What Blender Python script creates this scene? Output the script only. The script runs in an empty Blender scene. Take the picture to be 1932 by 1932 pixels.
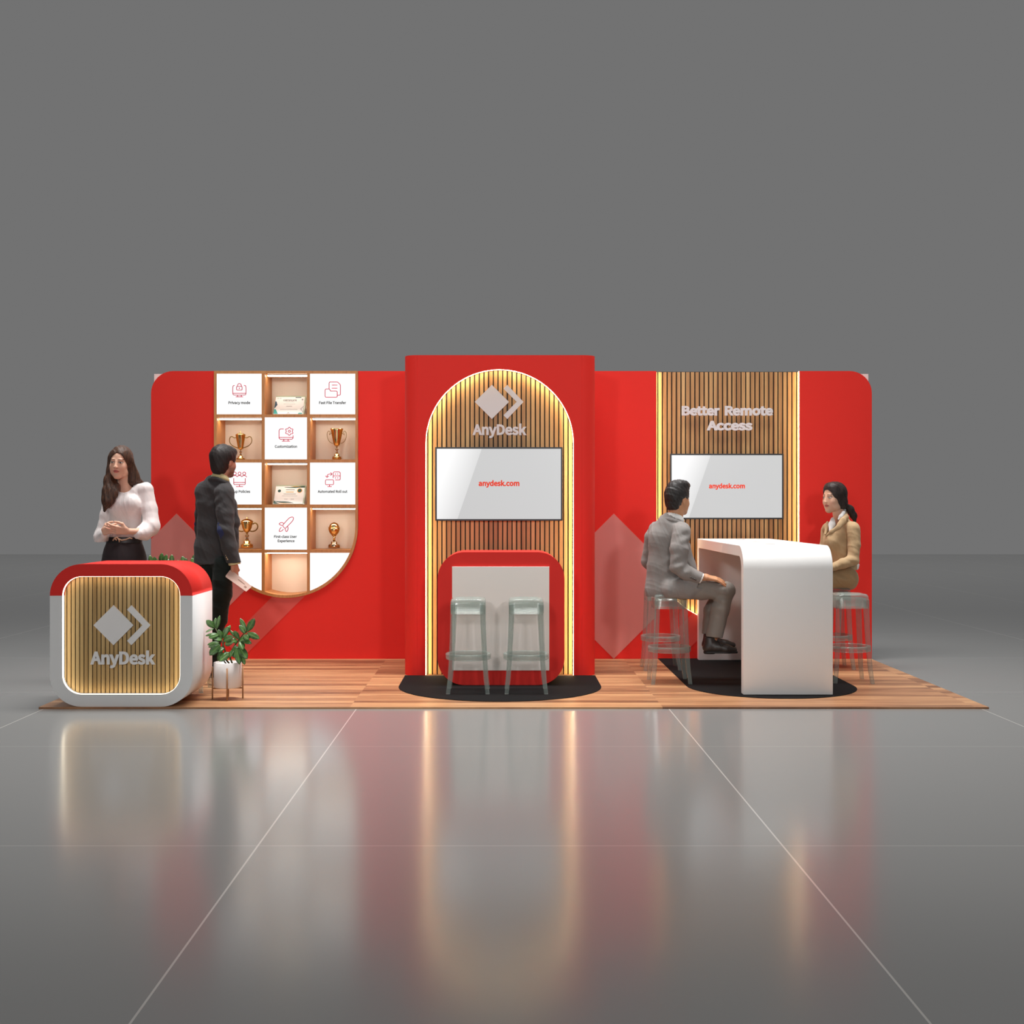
import bpy, bmesh, math, random
import numpy as np
from mathutils import Vector, Matrix
random.seed(7)
PI = math.pi
scene = bpy.context.scene
COL = scene.collection
# ------------------------------------------------------------------ camera model (1932 x 1932 frame)
FPX = 2382.0; HC = 1.262; VX = 946.0; VY = 957.0
def P(px, py, Y):
    return Vector(((px-VX)*Y/FPX, Y, HC-(py-VY)*Y/FPX))
def XX(px, Y): return (px-VX)*Y/FPX
def ZZ(py, Y): return HC-(py-VY)*Y/FPX
YF = 7.97      # front edge of the platform
YW = 10.51     # front of the back wall
YC = 9.45      # front of the centre column
FLOOR_Z = -0.012

# ------------------------------------------------------------------ object helpers
def link(o, parent=None):
    COL.objects.link(o)
    if parent is not None: o.parent = parent
    return o
def tag(o, label=None, cat=None, group=None, kind=None):
    if label: o['label'] = label
    if cat: o['category'] = cat
    if group: o['group'] = group
    if kind: o['kind'] = kind
    return o
def empty(name, loc=(0,0,0), rz=0.0, label=None, cat=None, group=None):
    o = bpy.data.objects.new(name, None); o.empty_display_size = 0.05
    o.location = loc; o.rotation_euler = (0,0,rz); link(o)
    return tag(o, label, cat, group)
def fix(o, parent):
    """parent o (built in world space) keeping its place"""
    if parent is not None:
        o.parent = parent
        m = Matrix.LocRotScale(parent.location, parent.rotation_euler, parent.scale)
        if parent.parent is not None:
            q = parent.parent
            m = Matrix.LocRotScale(q.location, q.rotation_euler, q.scale) @ m
        o.data.transform(m.inverted())
    return o
def mesh_obj(name, verts, faces, mat, parent=None, smooth=False, mats=None, midx=None):
    me = bpy.data.meshes.new(name)
    me.from_pydata([tuple(v) for v in verts], [], faces)
    for m in (mats or [mat]): me.materials.append(m)
    if midx is not None: me.polygons.foreach_set('material_index', midx)
    if smooth: me.polygons.foreach_set('use_smooth', [True]*len(me.polygons))
    me.update()
    o = bpy.data.objects.new(name, me); COL.objects.link(o)
    return fix(o, parent)

class MB:
    """collects shapes into one mesh (world coordinates)"""
    def __init__(s): s.v=[]; s.f=[]; s.sm=[]
    def add(s, vs, fs, smooth=False):
        n=len(s.v); s.v += [tuple(v) for v in vs]
        s.f += [tuple(i+n for i in f) for f in fs]; s.sm += [smooth]*len(fs)
        return s
    def box(s, x0,x1,y0,y1,z0,z1, M=None):
        vs=[(x,y,z) for x in (x0,x1) for y in (y0,y1) for z in (z0,z1)]
        if M is not None: vs=[M@Vector(v) for v in vs]
        return s.add(vs,[(0,1,3,2),(4,6,7,5),(0,4,5,1),(2,3,7,6),(0,2,6,4),(1,5,7,3)])
    def tube(s, pts, r, n=8, caps=True, smooth=True, flat=None):
        pts=[Vector(p) for p in pts]; R = r if hasattr(r,'__len__') else [r]*len(pts)
        vs=[]; prev=None
        for i,p in enumerate(pts):
            if i==0: t=pts[1]-p
            elif i==len(pts)-1: t=p-pts[i-1]
            else: t=(pts[i+1]-p).normalized()+(p-pts[i-1]).normalized()
            t.normalize()
            if prev is None:
                a = Vector((0,0,1)) if abs(t.z)<.9 else Vector((0,1,0))
                u=t.cross(a).normalized()
            else:
                u=(prev-t*prev.dot(t)).normalized()
            w=t.cross(u); prev=u
            for k in range(n):
                a=2*PI*k/n
                vs.append(p+u*math.cos(a)*R[i]+w*math.sin(a)*R[i]*(flat or 1))
        fs=[]
        for i in range(len(pts)-1):
            for k in range(n):
                k2=(k+1)%n
                fs.append((i*n+k,i*n+k2,(i+1)*n+k2,(i+1)*n+k))
        if caps:
            fs.append(tuple(range(n))[::-1]); fs.append(tuple(range((len(pts)-1)*n,len(pts)*n)))
        return s.add(vs,fs,smooth)
    def lathe(s, prof, c, n=32, smooth=True, M=None):
        """prof: list of (r,z)"""
        vs=[]; c=Vector(c)
        for r,z in prof:
            for k in range(n):
                a=2*PI*k/n
                v=Vector((r*math.cos(a),r*math.sin(a),z))
                if M is not None: v=M@v
                vs.append(c+v)
        fs=[]
        for i in range(len(prof)-1):
            for k in range(n):
                k2=(k+1)%n
                fs.append((i*n+k,i*n+k2,(i+1)*n+k2,(i+1)*n+k))
        if prof[0][0]>1e-5: fs.append(tuple(range(n))[::-1])
        if prof[-1][0]>1e-5: fs.append(tuple(range((len(prof)-1)*n,len(prof)*n)))
        return s.add(vs,fs,smooth)
    def strip(s, A, B, y0, y1, closed=False, smooth=False):
        """solid between two matching XZ polylines A (outer) and B (inner), extruded y0..y1"""
        n=len(A); vs=[]
        for (x,z) in A: vs.append((x,y0,z))
        for (x,z) in B: vs.append((x,y0,z))
        for (x,z) in A: vs.append((x,y1,z))
        for (x,z) in B: vs.append((x,y1,z))
        fs=[]
        m = n if closed else n-1
        for i in range(m):
            j=(i+1)%n
            fs += [(i,j,n+j,n+i),(2*n+i,3*n+i,3*n+j,2*n+j),(i,2*n+i,2*n+j,j),(n+i,n+j,3*n+j,3*n+i)]
        if not closed:
            fs += [(0,n,3*n,2*n),(n-1,3*n-1,4*n-1,2*n-1)]
        return s.add(vs,fs,smooth)
    def build(s, name, mat, parent=None, recalc=True, bevel=None, autos=False):
        me=bpy.data.meshes.new(name); me.from_pydata(s.v,[],s.f)
        me.polygons.foreach_set('use_smooth', s.sm)
        me.materials.append(mat); me.update()
        if recalc:
            bm=bmesh.new(); bm.from_mesh(me)
            bmesh.ops.remove_doubles(bm, verts=bm.verts, dist=1e-6)
            bmesh.ops.recalc_face_normals(bm, faces=bm.faces); bm.to_mesh(me); bm.free()
        o=bpy.data.objects.new(name, me); COL.objects.link(o)
        if bevel:
            b=o.modifiers.new('bevel','BEVEL'); b.width=bevel; b.segments=2; b.limit_method='ANGLE'
            b.angle_limit=math.radians(50)
        return fix(o,parent)

def plate(name, outlines, y0, y1, mat, parent=None, smooth=False):
    """outlines: list of XZ closed loops (first = border, others = holes); extruded y0..y1"""
    cu=bpy.data.curves.new(name,'CURVE'); cu.dimensions='2D'; cu.fill_mode='BOTH'; cu.extrude=abs(y1-y0)/2
    for pts in outlines:
        sp=cu.splines.new('POLY'); sp.points.add(len(pts)-1)
        for q,(x,z) in zip(sp.points,pts): q.co=(x,z,0,1)
        sp.use_cyclic_u=True
    t=bpy.data.objects.new('tmp',cu)
    me=bpy.data.meshes.new_from_object(t)
    bpy.data.objects.remove(t)
    ym=(y0+y1)/2
    me.transform(Matrix(((1,0,0,0),(0,0,-1,ym),(0,1,0,0),(0,0,0,1))))
    me.materials.clear(); me.materials.append(mat); me.name=name
    o=bpy.data.objects.new(name,me); COL.objects.link(o)
    return fix(o,parent)

import os
def _font(fn):
    try: return bpy.data.fonts.load(os.path.join(bpy.utils.system_resource('DATAFILES'),'fonts',fn))
    except Exception: return None
HUMAN=_font('Noto Sans CJK Regular.woff2')
def text_obj(name, s, px0, px1, base, Y, mat, parent=None, depth=0.004, bold=0.0, hscale=1.0, M=None, hpx=None):
    """lettering standing in the XZ plane from pixel px0 to px1, baseline at pixel row base"""
    cu=bpy.data.curves.new(name,'FONT'); cu.body=s; cu.size=1.0; cu.resolution_u=4
    cu.bevel_depth=bold; cu.bevel_resolution=0; cu.extrude=.25
    ft=HUMAN
    if ft: cu.font=ft
    t=bpy.data.objects.new('tmp',cu)
    me=bpy.data.meshes.new_from_object(t)
    bpy.data.objects.remove(t)
    co=np.zeros(len(me.vertices)*3,dtype=np.float32); me.vertices.foreach_get('co',co); co=co.reshape(-1,3)
    x0,x1=co[:,0].min(),co[:,0].max()
    W=XX(px1,Y)-XX(px0,Y); k=W/(x1-x0)
    if hpx: hscale=hpx*Y/FPX/((co[:,1].max()-co[:,1].min())*k)
    zt=co[:,2].max()-co[:,2].min()
    me.transform(Matrix.Translation((-x0,0,zt/2)))
    me.transform(Matrix.Diagonal((k,k*hscale,depth/zt,1)))
    me.polygons.foreach_set('use_smooth',[False]*len(me.polygons))
    me.transform(Matrix(((1,0,0,XX(px0,Y)),(0,0,-1,Y),(0,1,0,ZZ(base,Y)),(0,0,0,1))))
    if M is not None: me.transform(M)
    me.materials.clear(); me.materials.append(mat); me.name=name
    o=bpy.data.objects.new(name,me); COL.objects.link(o)
    return fix(o,parent)

def arc(cx,cz,r,a0,a1,n):
    return [(cx+r*math.cos(math.radians(a0+(a1-a0)*i/n)), cz+r*math.sin(math.radians(a0+(a1-a0)*i/n))) for i in range(n+1)]
def rrect(x0,x1,z0,z1,r,n=10):
    return arc(x1-r,z0+r,r,-90,0,n)+arc(x1-r,z1-r,r,0,90,n)+arc(x0+r,z1-r,r,90,180,n)+arc(x0+r,z0+r,r,180,270,n)

# ------------------------------------------------------------------ materials
def srgb(r,g,b):
    f=lambda c:(c/255/12.92) if c/255<=.04045 else ((c/255+.055)/1.055)**2.4
    return (f(r),f(g),f(b),1)
def new_mat(name):
    m=bpy.data.materials.new(name); m.use_nodes=True
    return m, m.node_tree.nodes, m.node_tree.links, m.node_tree.nodes['Principled BSDF']
def simple(name, col, rough=.5, metal=0, spec=.5, emit=0, ecol=None, noise=0, bump=0, nscale=60, coat=0, sheen=0):
    m,N,L,b=new_mat(name)
    b.inputs['Base Color'].default_value=col; b.inputs['Roughness'].default_value=rough
    b.inputs['Metallic'].default_value=metal; b.inputs['Specular IOR Level'].default_value=spec
    if coat: b.inputs['Coat Weight'].default_value=coat
    if sheen: b.inputs['Sheen Weight'].default_value=sheen
    if emit:
        b.inputs['Emission Color'].default_value=ecol or col; b.inputs['Emission Strength'].default_value=emit
    tc=N.new('ShaderNodeTexCoord'); nz=N.new('ShaderNodeTexNoise'); nz.inputs['Scale'].default_value=nscale
    nz.inputs['Detail'].default_value=4
    L.new(tc.outputs['Object'],nz.inputs['Vector'])
    mx=N.new('ShaderNodeMix'); mx.data_type='RGBA'; mx.blend_type='MULTIPLY'
    mx.inputs[0].default_value=noise; mx.inputs[6].default_value=col
    L.new(nz.outputs['Fac'],mx.inputs[7]); 
    if noise>0: L.new(mx.outputs[2],b.inputs['Base Color'])
    if bump>0:
        bp=N.new('ShaderNodeBump'); bp.inputs['Strength'].default_value=bump; bp.inputs['Distance'].default_value=.003
        L.new(nz.outputs['Fac'],bp.inputs['Height']); L.new(bp.outputs['Normal'],b.inputs['Normal'])
    return m
def emitter(name, col, strength):
    m,N,L,b=new_mat(name); N.remove(b)
    e=N.new('ShaderNodeEmission'); e.inputs['Color'].default_value=col; e.inputs['Strength'].default_value=strength
    L.new(e.outputs[0],N['Material Output'].inputs['Surface'])
    return m
def math_node(N,L,op,a,b=None):
    n=N.new('ShaderNodeMath'); n.operation=op
    for i,v in enumerate((a,b)):
        if v is None: continue
        if isinstance(v,(int,float)): n.inputs[i].default_value=v
        else: L.new(v,n.inputs[i])
    return n.outputs[0]
def wood(name, axis, tones, cell=.035, rough=.45, stretch=(40,40,1.5), cellaxis=None):
    """wood with the grain along one axis, tone varying from board to board"""
    m,N,L,b=new_mat(name); b.inputs['Roughness'].default_value=rough
    tc=N.new('ShaderNodeNewGeometry'); sep=N.new('ShaderNodeSeparateXYZ'); L.new(tc.outputs['Position'],sep.inputs[0])
    mp=N.new('ShaderNodeMapping'); mp.inputs['Scale'].default_value=stretch; L.new(tc.outputs['Position'],mp.inputs['Vector'])
    nz=N.new('ShaderNodeTexNoise'); nz.inputs['Scale'].default_value=1; nz.inputs['Detail'].default_value=6; nz.inputs['Roughness'].default_value=.6
    L.new(mp.outputs[0],nz.inputs['Vector'])
    ca=cellaxis or 'X'
    fl=math_node(N,L,'FLOOR',math_node(N,L,'DIVIDE',sep.outputs[ca],cell))
    wn=N.new('ShaderNodeTexWhiteNoise'); wn.noise_dimensions='1D'; L.new(fl,wn.inputs['W'])
    s=math_node(N,L,'ADD',math_node(N,L,'MULTIPLY',nz.outputs['Fac'],.75),math_node(N,L,'MULTIPLY',wn.outputs['Value'],.3))
    cr=N.new('ShaderNodeValToRGB'); L.new(s,cr.inputs[0])
    e=cr.color_ramp.elements; e[0].position=.28; e[0].color=tones[0]; e[1].position=.78; e[1].color=tones[2]
    k=e.new(.52); k.color=tones[1]
    L.new(cr.outputs[0],b.inputs['Base Color'])
    return m
# ------------------------------------------------------------------ implicit surfaces for bodies, clothes and hair
class SDF:
    def __init__(s, res=.004): s.p=[]; s.res=res; s.disp=None
    def cap(s,a,b,ra,rb=None,k=.015,q=1.0,op='u'):
        s.p.append(('c',Vector(a),Vector(b),ra,ra if rb is None else rb,k,q,op)); return s
    def chain(s,pts,rs,k=.015,q=1.0,op='u'):
        for i in range(len(pts)-1): s.cap(pts[i],pts[i+1],rs[i],rs[i+1],k,q,op)
        return s
    def ell(s,c,r,B=None,k=.01,op='u'):
        """B: three orthonormal axes matching radii r"""
        B=B or (Vector((1,0,0)),Vector((0,1,0)),Vector((0,0,1)))
        s.p.append(('e',Vector(c),r,B,k,op)); return s
    def cut(s,pt,n,rad=None,k=.004):
        """remove what lies on the n side of pt, within rad of pt"""
        s.p.append(('p',Vector(pt),Vector(n).normalized(),rad,k)); return s
    def bounds(s):
        lo=np.array([9e9]*3); hi=-lo
        for p in s.p:
            if p[-1]=='u':
                if p[0]=='c':
                    r=max(p[3],p[4])*max(1,p[6])+.01
                    for e in (p[1],p[2]): lo=np.minimum(lo,np.array(e)-r); hi=np.maximum(hi,np.array(e)+r)
                elif p[0]=='e':
                    r=max(p[2])+.01
                    lo=np.minimum(lo,np.array(p[1])-r); hi=np.maximum(hi,np.array(p[1])+r)
        return lo,hi
    def field(s):
        lo,hi=s.bounds(); h=s.res; lo=lo-3*h; hi=hi+3*h
        n=np.ceil((hi-lo)/h).astype(int)+1
        A=np.full(n,.5,dtype=np.float32)
        ax=[(lo[i]+h*np.arange(n[i])).astype(np.float32) for i in range(3)]
        for p in s.p:
            if p[0]=='p':
                _,pt,nn,rad,k=p
                if rad is None: sl=[slice(0,n[i]) for i in range(3)]
                else: sl=[slice(max(0,int((pt[i]-rad-lo[i])/h)),max(0,min(n[i],int((pt[i]+rad-lo[i])/h)+2))) for i in range(3)]
                X=ax[0][sl[0]][:,None,None]; Y=ax[1][sl[1]][None,:,None]; Z=ax[2][sl[2]][None,None,:]
                d=(X-pt.x)*nn.x+(Y-pt.y)*nn.y+(Z-pt.z)*nn.z
                a=A[sl[0],sl[1],sl[2]]
                if rad is None:
                    A[sl[0],sl[1],sl[2]]=np.maximum(a,d)
                else:
                    r2=(X-pt.x)**2+(Y-pt.y)**2+(Z-pt.z)**2
                    A[sl[0],sl[1],sl[2]]=np.where(r2<rad*rad,np.maximum(a,d),a)
                continue
            if p[0]=='c':
                _,a0,b0,ra,rb,k,q,op=p; r=max(ra,rb)*max(1,q)+k*1.2+h*3
                mn=[min(a0[i],b0[i])-r for i in range(3)]; mxx=[max(a0[i],b0[i])+r for i in range(3)]
            else:
                _,c,rr,B,k,op=p; r=max(rr)+k*1.2+h*3
                mn=[c[i]-r for i in range(3)]; mxx=[c[i]+r for i in range(3)]
            sl=[slice(max(0,int((mn[i]-lo[i])/h)),max(0,min(n[i],int((mxx[i]-lo[i])/h)+2))) for i in range(3)]
            X=ax[0][sl[0]][:,None,None]; Y=ax[1][sl[1]][None,:,None]; Z=ax[2][sl[2]][None,None,:]
            if X.size==0 or Y.size==0 or Z.size==0: continue
            if p[0]=='c':
                d0=(b0-a0); iq=1.0/q
                bx,by,bz=d0.x,d0.y*iq,d0.z; L2=bx*bx+by*by+bz*bz+1e-12
                px=X-a0.x; py=(Y-a0.y)*iq; pz=Z-a0.z
                t=np.clip((px*bx+py*by+pz*bz)/L2,0,1)
                d=np.sqrt((px-t*bx)**2+(py-t*by)**2+(pz-t*bz)**2)-(ra+(rb-ra)*t)
                if q<1: d=d*(.5+.5*q)
            else:
                dx,dy,dz=X-c.x,Y-c.y,Z-c.z
                u=[(dx*B[i].x+dy*B[i].y+dz*B[i].z)/rr[i] for i in range(3)]
                k0=np.sqrt(u[0]**2+u[1]**2+u[2]**2)+1e-6
                k1=np.sqrt((u[0]/rr[0])**2+(u[1]/rr[1])**2+(u[2]/rr[2])**2)+1e-6
                d=k0*(k0-1)/k1
            a=A[sl[0],sl[1],sl[2]]
            if op=='u':
                hh=np.clip(.5+.5*(a-d)/k,0,1); A[sl[0],sl[1],sl[2]]=a*(1-hh)+d*hh-k*hh*(1-hh)
            else:
                d=-d
                hh=np.clip(.5+.5*(d-a)/k,0,1); A[sl[0],sl[1],sl[2]]=a*(1-hh)+d*hh+k*hh*(1-hh)
        if s.disp is not None:
            X=ax[0][:,None,None]; Y=ax[1][None,:,None]; Z=ax[2][None,None,:]
            near=np.abs(A)<.03
            ix=np.nonzero(near)
            A[ix]+=s.disp(ax[0][ix[0]],ax[1][ix[1]],ax[2][ix[2]]).astype(np.float32)
        for i in range(3):
            sl=[slice(None)]*3; sl[i]=0; A[tuple(sl)]=.5; sl[i]=-1; A[tuple(sl)]=.5
        return A,lo,h
    def mesh(s, name, mat, parent=None, color=None):
        A,lo,h=s.field(); S=A<0; n=A.shape
        C=np.zeros((n[0]-1,n[1]-1,n[2]-1),dtype=np.uint8)
        for i in (0,1):
            for j in (0,1):
                for k in (0,1):
                    C+=S[i:n[0]-1+i,j:n[1]-1+j,k:n[2]-1+k]
        act=np.nonzero((C>0)&(C<8)); m=len(act[0])
        idx=np.full(C.shape,-1,dtype=np.int32); idx[act]=np.arange(m)
        corner={}
        for i in (0,1):
            for j in (0,1):
                for k in (0,1): corner[(i,j,k)]=A[act[0]+i,act[1]+j,act[2]+k]
        pos=np.zeros((m,3)); cnt=np.zeros(m)
        for axx in range(3):
            o=[q for q in range(3) if q!=axx]
            for u in (0,1):
                for v in (0,1):
                    c0=[0,0,0]; c0[o[0]]=u; c0[o[1]]=v; c1=list(c0); c1[axx]=1
                    a=corner[tuple(c0)]; b=corner[tuple(c1)]
                    x=(a<0)!=(b<0); t=np.where(x,a/(a-b+1e-20),0)
                    pos[:,axx]+=np.where(x,t,0); pos[:,o[0]]+=np.where(x,u,0); pos[:,o[1]]+=np.where(x,v,0); cnt+=x
        pos/=cnt[:,None]
        V=np.stack([act[0],act[1],act[2]],1)+pos; V=V*h+lo
        F=[]
        for axx in range(3):
            o=[q for q in range(3) if q!=axx]
            if axx==1: o=o[::-1]
            s0=[slice(1,-1)]*3; s0[axx]=slice(0,-1); s1=[slice(1,-1)]*3; s1[axx]=slice(1,None)
            a=S[tuple(s0)]; b=S[tuple(s1)]
            e=np.nonzero(a!=b); base=[e[0].copy(),e[1].copy(),e[2].copy()]
            for q in range(3):
                if q!=axx: base[q]+=1
            def cell(du,dv):
                c=[base[0],base[1],base[2]]; c[o[0]]=c[o[0]]-du; c[o[1]]=c[o[1]]-dv
                return idx[c[0],c[1],c[2]]
            Q=np.stack([cell(1,1),cell(0,1),cell(0,0),cell(1,0)],1)
            flip=~a[e]
            Q[flip]=Q[flip][:,::-1]
            F.append(Q)
        F=np.concatenate(F)
        F=F[(F>=0).all(1)]
        me=bpy.data.meshes.new(name)
        me.vertices.add(len(V)); me.vertices.foreach_set('co',V.astype(np.float32).ravel())
        me.loops.add(F.size); me.loops.foreach_set('vertex_index',F.astype(np.int32).ravel())
        me.polygons.add(len(F)); me.polygons.foreach_set('loop_start',np.arange(0,F.size,4,dtype=np.int32))
        me.update(calc_edges=True)
        me.polygons.foreach_set('use_smooth',np.ones(len(F),dtype=bool))
        if color is not None:
            ca=me.color_attributes.new('Col','FLOAT_COLOR','POINT')
            cc=np.ones((len(V),4),dtype=np.float32); cc[:,:3]=color(V)
            ca.data.foreach_set('color',cc.ravel())
        me.materials.append(mat); me.validate()
        o=bpy.data.objects.new(name,me); COL.objects.link(o)
        return fix(o,parent)

def basis(f, tilt=0.0):
    """head axes from a facing direction: lateral (to the subject's left), forward, up"""
    f=Vector(f).normalized(); up=Vector((0,0,1)); lat=up.cross(f).normalized()
    up=f.cross(lat).normalized()
    if tilt:
        R=Matrix.Rotation(tilt,3,f); lat=R@lat; up=R@up
    return lat,f,up
def head(S,c,Bs,k=1.0,male=False,ears=True):
    lat,f,up=Bs; c=Vector(c)
    p=lambda u,v,w: c+(lat*u+f*v+up*w)*k
    E=lambda u,v,w,r,kk=.012,op='u': S.ell(p(u,v,w),[q*k for q in r],Bs,kk,op)
    E(0,-.008,.03,(.074,.094,.088))
    E(0,.034,-.028,(.057 if not male else .061,.058,.082),.02)
    E(0,.066,-.098,(.024 if not male else .03,.024,.02),.03)
    for s_ in (-1,1):
        E(.034*s_,.058,-.03,(.024,.026,.03),.02)
        E(.045*s_,.02,-.075,(.018,.035,.022),.03)
        E(.031*s_,.099,.006,(.017,.012,.010),.012,'s')
        E(.030*s_,.078,.004,(.0135,.0135,.0105),.004)
        E(.025*s_,.080,.024,(.018,.009,.007),.012)
        if ears: E(.075*s_,-.004,-.006,(.008,.017,.031),.006)
        E(.009*s_,.1,-.031,(.007,.008,.006),.005)
    S.cap(p(0,.088,.012),p(0,.104,-.027),.0065*k,.0105*k,k=.012)
    E(0,.0875,-.0545,(.022,.01,.0062),.005); E(0,.086,-.0655,(.019,.011,.007),.005)
    E(0,.1,-.06,(.02,.008,.0012),.003,'s')
def head_color(c,Bs,k,skin,lips,brow,male=False,closed=None,stub=0):
    lat,f,up=[np.array(b) for b in Bs]; c=np.array(c)
    def fn(V):
        D=(V-c)/k; u=D@lat; v=D@f; w=D@up
        C=np.tile(np.array(skin),(len(V),1))
        def paint(m,col):
            m=np.clip(m,0,1)[:,None]; C[:]=C*(1-m)+np.array(col)*m
        fr=(v>.04)
        ll=fr*(v>.07)*np.clip(1.6-1.6*np.sqrt((u/.026)**2+((w+.06)/.0125)**2),0,1)*2
        paint(ll,lips)
        paint(fr*np.clip(2-2*(np.abs(w+.0595-.0)/.0018),0,1)*(np.abs(u)<.022),[x*.35 for x in lips])
        for s_ in (-1,1):
            uu=u*s_-.031
            bw=w-.0265-.0018*np.cos((uu-.004)*80)+.0*uu
            paint(fr*np.clip(2.0-2*np.abs(bw)/.0036,0,1)*np.clip((.021-np.abs(uu))/.004,0,1)*.95,brow)
            lid=np.sqrt((uu/.021)**2+((w-.006)/.0105)**2)
            paint(fr*np.clip(3-3*lid,0,1)*.3,[x*.45 for x in skin])
            ey=np.sqrt((uu/.015)**2+((w-.004)/.0058)**2)
            paint(fr*np.clip(4-4*ey,0,1),(.62,.58,.55))
            ir=np.sqrt(uu**2+(w-.004)**2)
            paint(fr*np.clip(3-3*ir/.0065,0,1)*(ey<1.05),(.04,.025,.018))
            paint(fr*np.clip(2.5-2.5*np.abs(w-.0095)/.0022,0,1)*(np.abs(uu)<.017),(.03,.02,.02))
            nn=np.sqrt((u*s_-.007)**2+(w+.037)**2)
            paint(fr*np.clip(2-2*nn/.004,0,1)*.6,[x*.3 for x in skin])
            ck=np.sqrt((u*s_-.045)**2+(w+.035)**2+(v-.07)**2)
            paint(np.clip(1-ck/.035,0,1)*.25,(skin[0],skin[1]*.6,skin[2]*.6))
        if stub:
            st=np.clip((-.03-w)/.02,0,1)*np.clip((v+.01)/.02,0,1)*(w>-.14)*stub
            paint(st,[x*.22 for x in skin])
        return C
    return fn
def hand(S,W,d,t,curl=(.3,.3,.3),k=1.0,splay=.12,thumb=.5,right=False):
    """W wrist, d wrist->knuckles, t towards the thumb; the fingers curl towards d x t side"""
    W=Vector(W); d=Vector(d).normalized(); t=(Vector(t)-d*Vector(t).dot(d)).normalized()
    n=d.cross(t).normalized()*(-1 if right else 1)      # palm side the fingers curl towards
    ks=[]
    for i,o in enumerate((.028,.0095,-.0095,-.027)):
        kn=W+d*(.086-.004*abs(i-1))*k+t*o*k
        S.cap(W+t*o*.62*k+d*.01*k,kn,.0125*k,.0098*k,k=.012); ks.append(kn)
    Ls=((.040,.025,.020),(.045,.028,.021),(.041,.026,.020),(.032,.020,.018))
    for i,kn in enumerate(ks):
        dd=(d+t*splay*(1.5-i)*.6).normalized(); ax=dd.cross(n).normalized(); a=0; p=kn; r=.0092-.0007*(i==3)
        for j in range(3):
            a+=curl[j]
            v=dd*math.cos(a)+n*math.sin(a)
            q=p+v*Ls[i][j]*k; S.cap(p,q,(r-.0006*j)*k,(r-.0006*(j+1))*k,k=.003); p=q
    p0=W+d*.02*k+t*.022*k; p1=p0+(d*.55+t*.6+n*.3).normalized()*.042*k
    p2=p1+(d*(1-thumb*.3)+t*.15+n*thumb).normalized()*.033*k; p3=p2+(d*.8-t*.1+n*thumb).normalized()*.026*k
    S.cap(p0,p1,.014*k,.0115*k,k=.012); S.cap(p1,p2,.0108*k,.0095*k,k=.006); S.cap(p2,p3,.0095*k,.008*k,k=.003)
def folds(amp, f1, ph=0.0, f2=None):
    f2=f2 or (f1[0]*1.9,f1[1]*1.7,f1[2]*2.1)
    def fn(x,y,z):
        w=np.sin(x*7+z*9+ph)*1.4+np.sin(y*11+ph*2)*1.1
        a=(1-np.abs(np.sin((x*f2[0]-y*f2[1]+z*f2[2]*.6+w*1.7+1.3)*.5)))**3
        b=(1-np.abs(np.sin((x*f1[0]*.8+y*f1[1]+z*f1[2]*2.1-w*1.2+.4)*.5)))**2.5
        return amp*(np.sin(x*f1[0]+y*f1[1]+z*f1[2]+w)*.5-a*.9-b*.7+.4)
    return fn
RED = simple('red_laminate', srgb(231,50,42), rough=.6, spec=.15)
RED_COUNTER = simple('red_counter_laminate', srgb(224,50,44), rough=.6, spec=.15)
RED_PRINT = simple('pale_red_wall_print', srgb(216,130,122), rough=.42, spec=.35)
RED_PRINT2 = simple('faint_red_wall_print', srgb(219,84,76), rough=.42, spec=.35)
WHITE = simple('white_laminate', srgb(242,240,238), rough=.4, spec=.4)
COUNTER_WHITE = simple('white_counter_paint', srgb(222,222,222), rough=.4, spec=.4)
BACK_WHITE = simple('white_rear_panel', srgb(238,225,220), rough=.5)
BOARD = simple('off_white_board', srgb(244,236,230), rough=.5)
BLACK = simple('black_gap', srgb(14,10,9), rough=.7)
MAT_BLACK = simple('black_floor_mat', srgb(17,16,17), rough=.9, spec=.15, noise=.3, nscale=400)
BEZEL = simple('dark_grey_bezel', srgb(40,40,43), rough=.35)
LETTER = simple('light_grey_letter', srgb(224,216,216), rough=.5)
LOGO_GREY = simple('pale_grey_logo', srgb(226,224,224), rough=.5)
OAK = wood('oak_slats', 'Z', (srgb(156,104,58),srgb(192,142,88),srgb(214,170,114)), cell=.0352)
OAK_COUNTER = wood('oak_counter_slats', 'Z', (srgb(156,122,72),srgb(186,152,98),srgb(204,174,122)), cell=.0271)
OAK_SHELF = wood('oak_shelf_boards', 'Z', (srgb(158,98,48),srgb(190,126,68),srgb(206,146,86)), cell=.3, stretch=(70,70,9))
NICHE = simple('cream_shelf_back', srgb(240,228,210), rough=.6)
GOLD = simple('gold_metal', srgb(232,206,146), rough=.16, metal=1)
GOLD_DARK = simple('bronze_handle', srgb(150,120,60), rough=.28, metal=1)
STEEL = simple('bronze_stem', srgb(196,176,150), rough=.2, metal=1)
ICON = simple('pink_red_icon_ink', srgb(206,52,84), rough=.6, emit=.12, ecol=srgb(206,52,84))
INK = simple('black_ink', srgb(28,26,26), rough=.6)
WEB = simple('orange_red_screen_text', srgb(200,50,20), rough=.6, emit=.55, ecol=srgb(205,48,20))
PANEL = emitter('backlit_white_panel', (1,1,.995,1), 1.08)
LED = emitter('warm_led', (1,.85,.5,1), 28.0)
LED_COUNTER = emitter('counter_warm_led', (1,.84,.60,1), 6.0)
LED_BAR = emitter('shelf_led', (1,.91,.77,1), 11.0)
POT = simple('white_ceramic', srgb(226,220,218), rough=.35)
POT_STAND = simple('tan_wooden_stand', srgb(176,128,88), rough=.5, noise=.3)
SOIL = simple('dark_soil', srgb(40,28,22), rough=.9, noise=.6, bump=.5)
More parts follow.
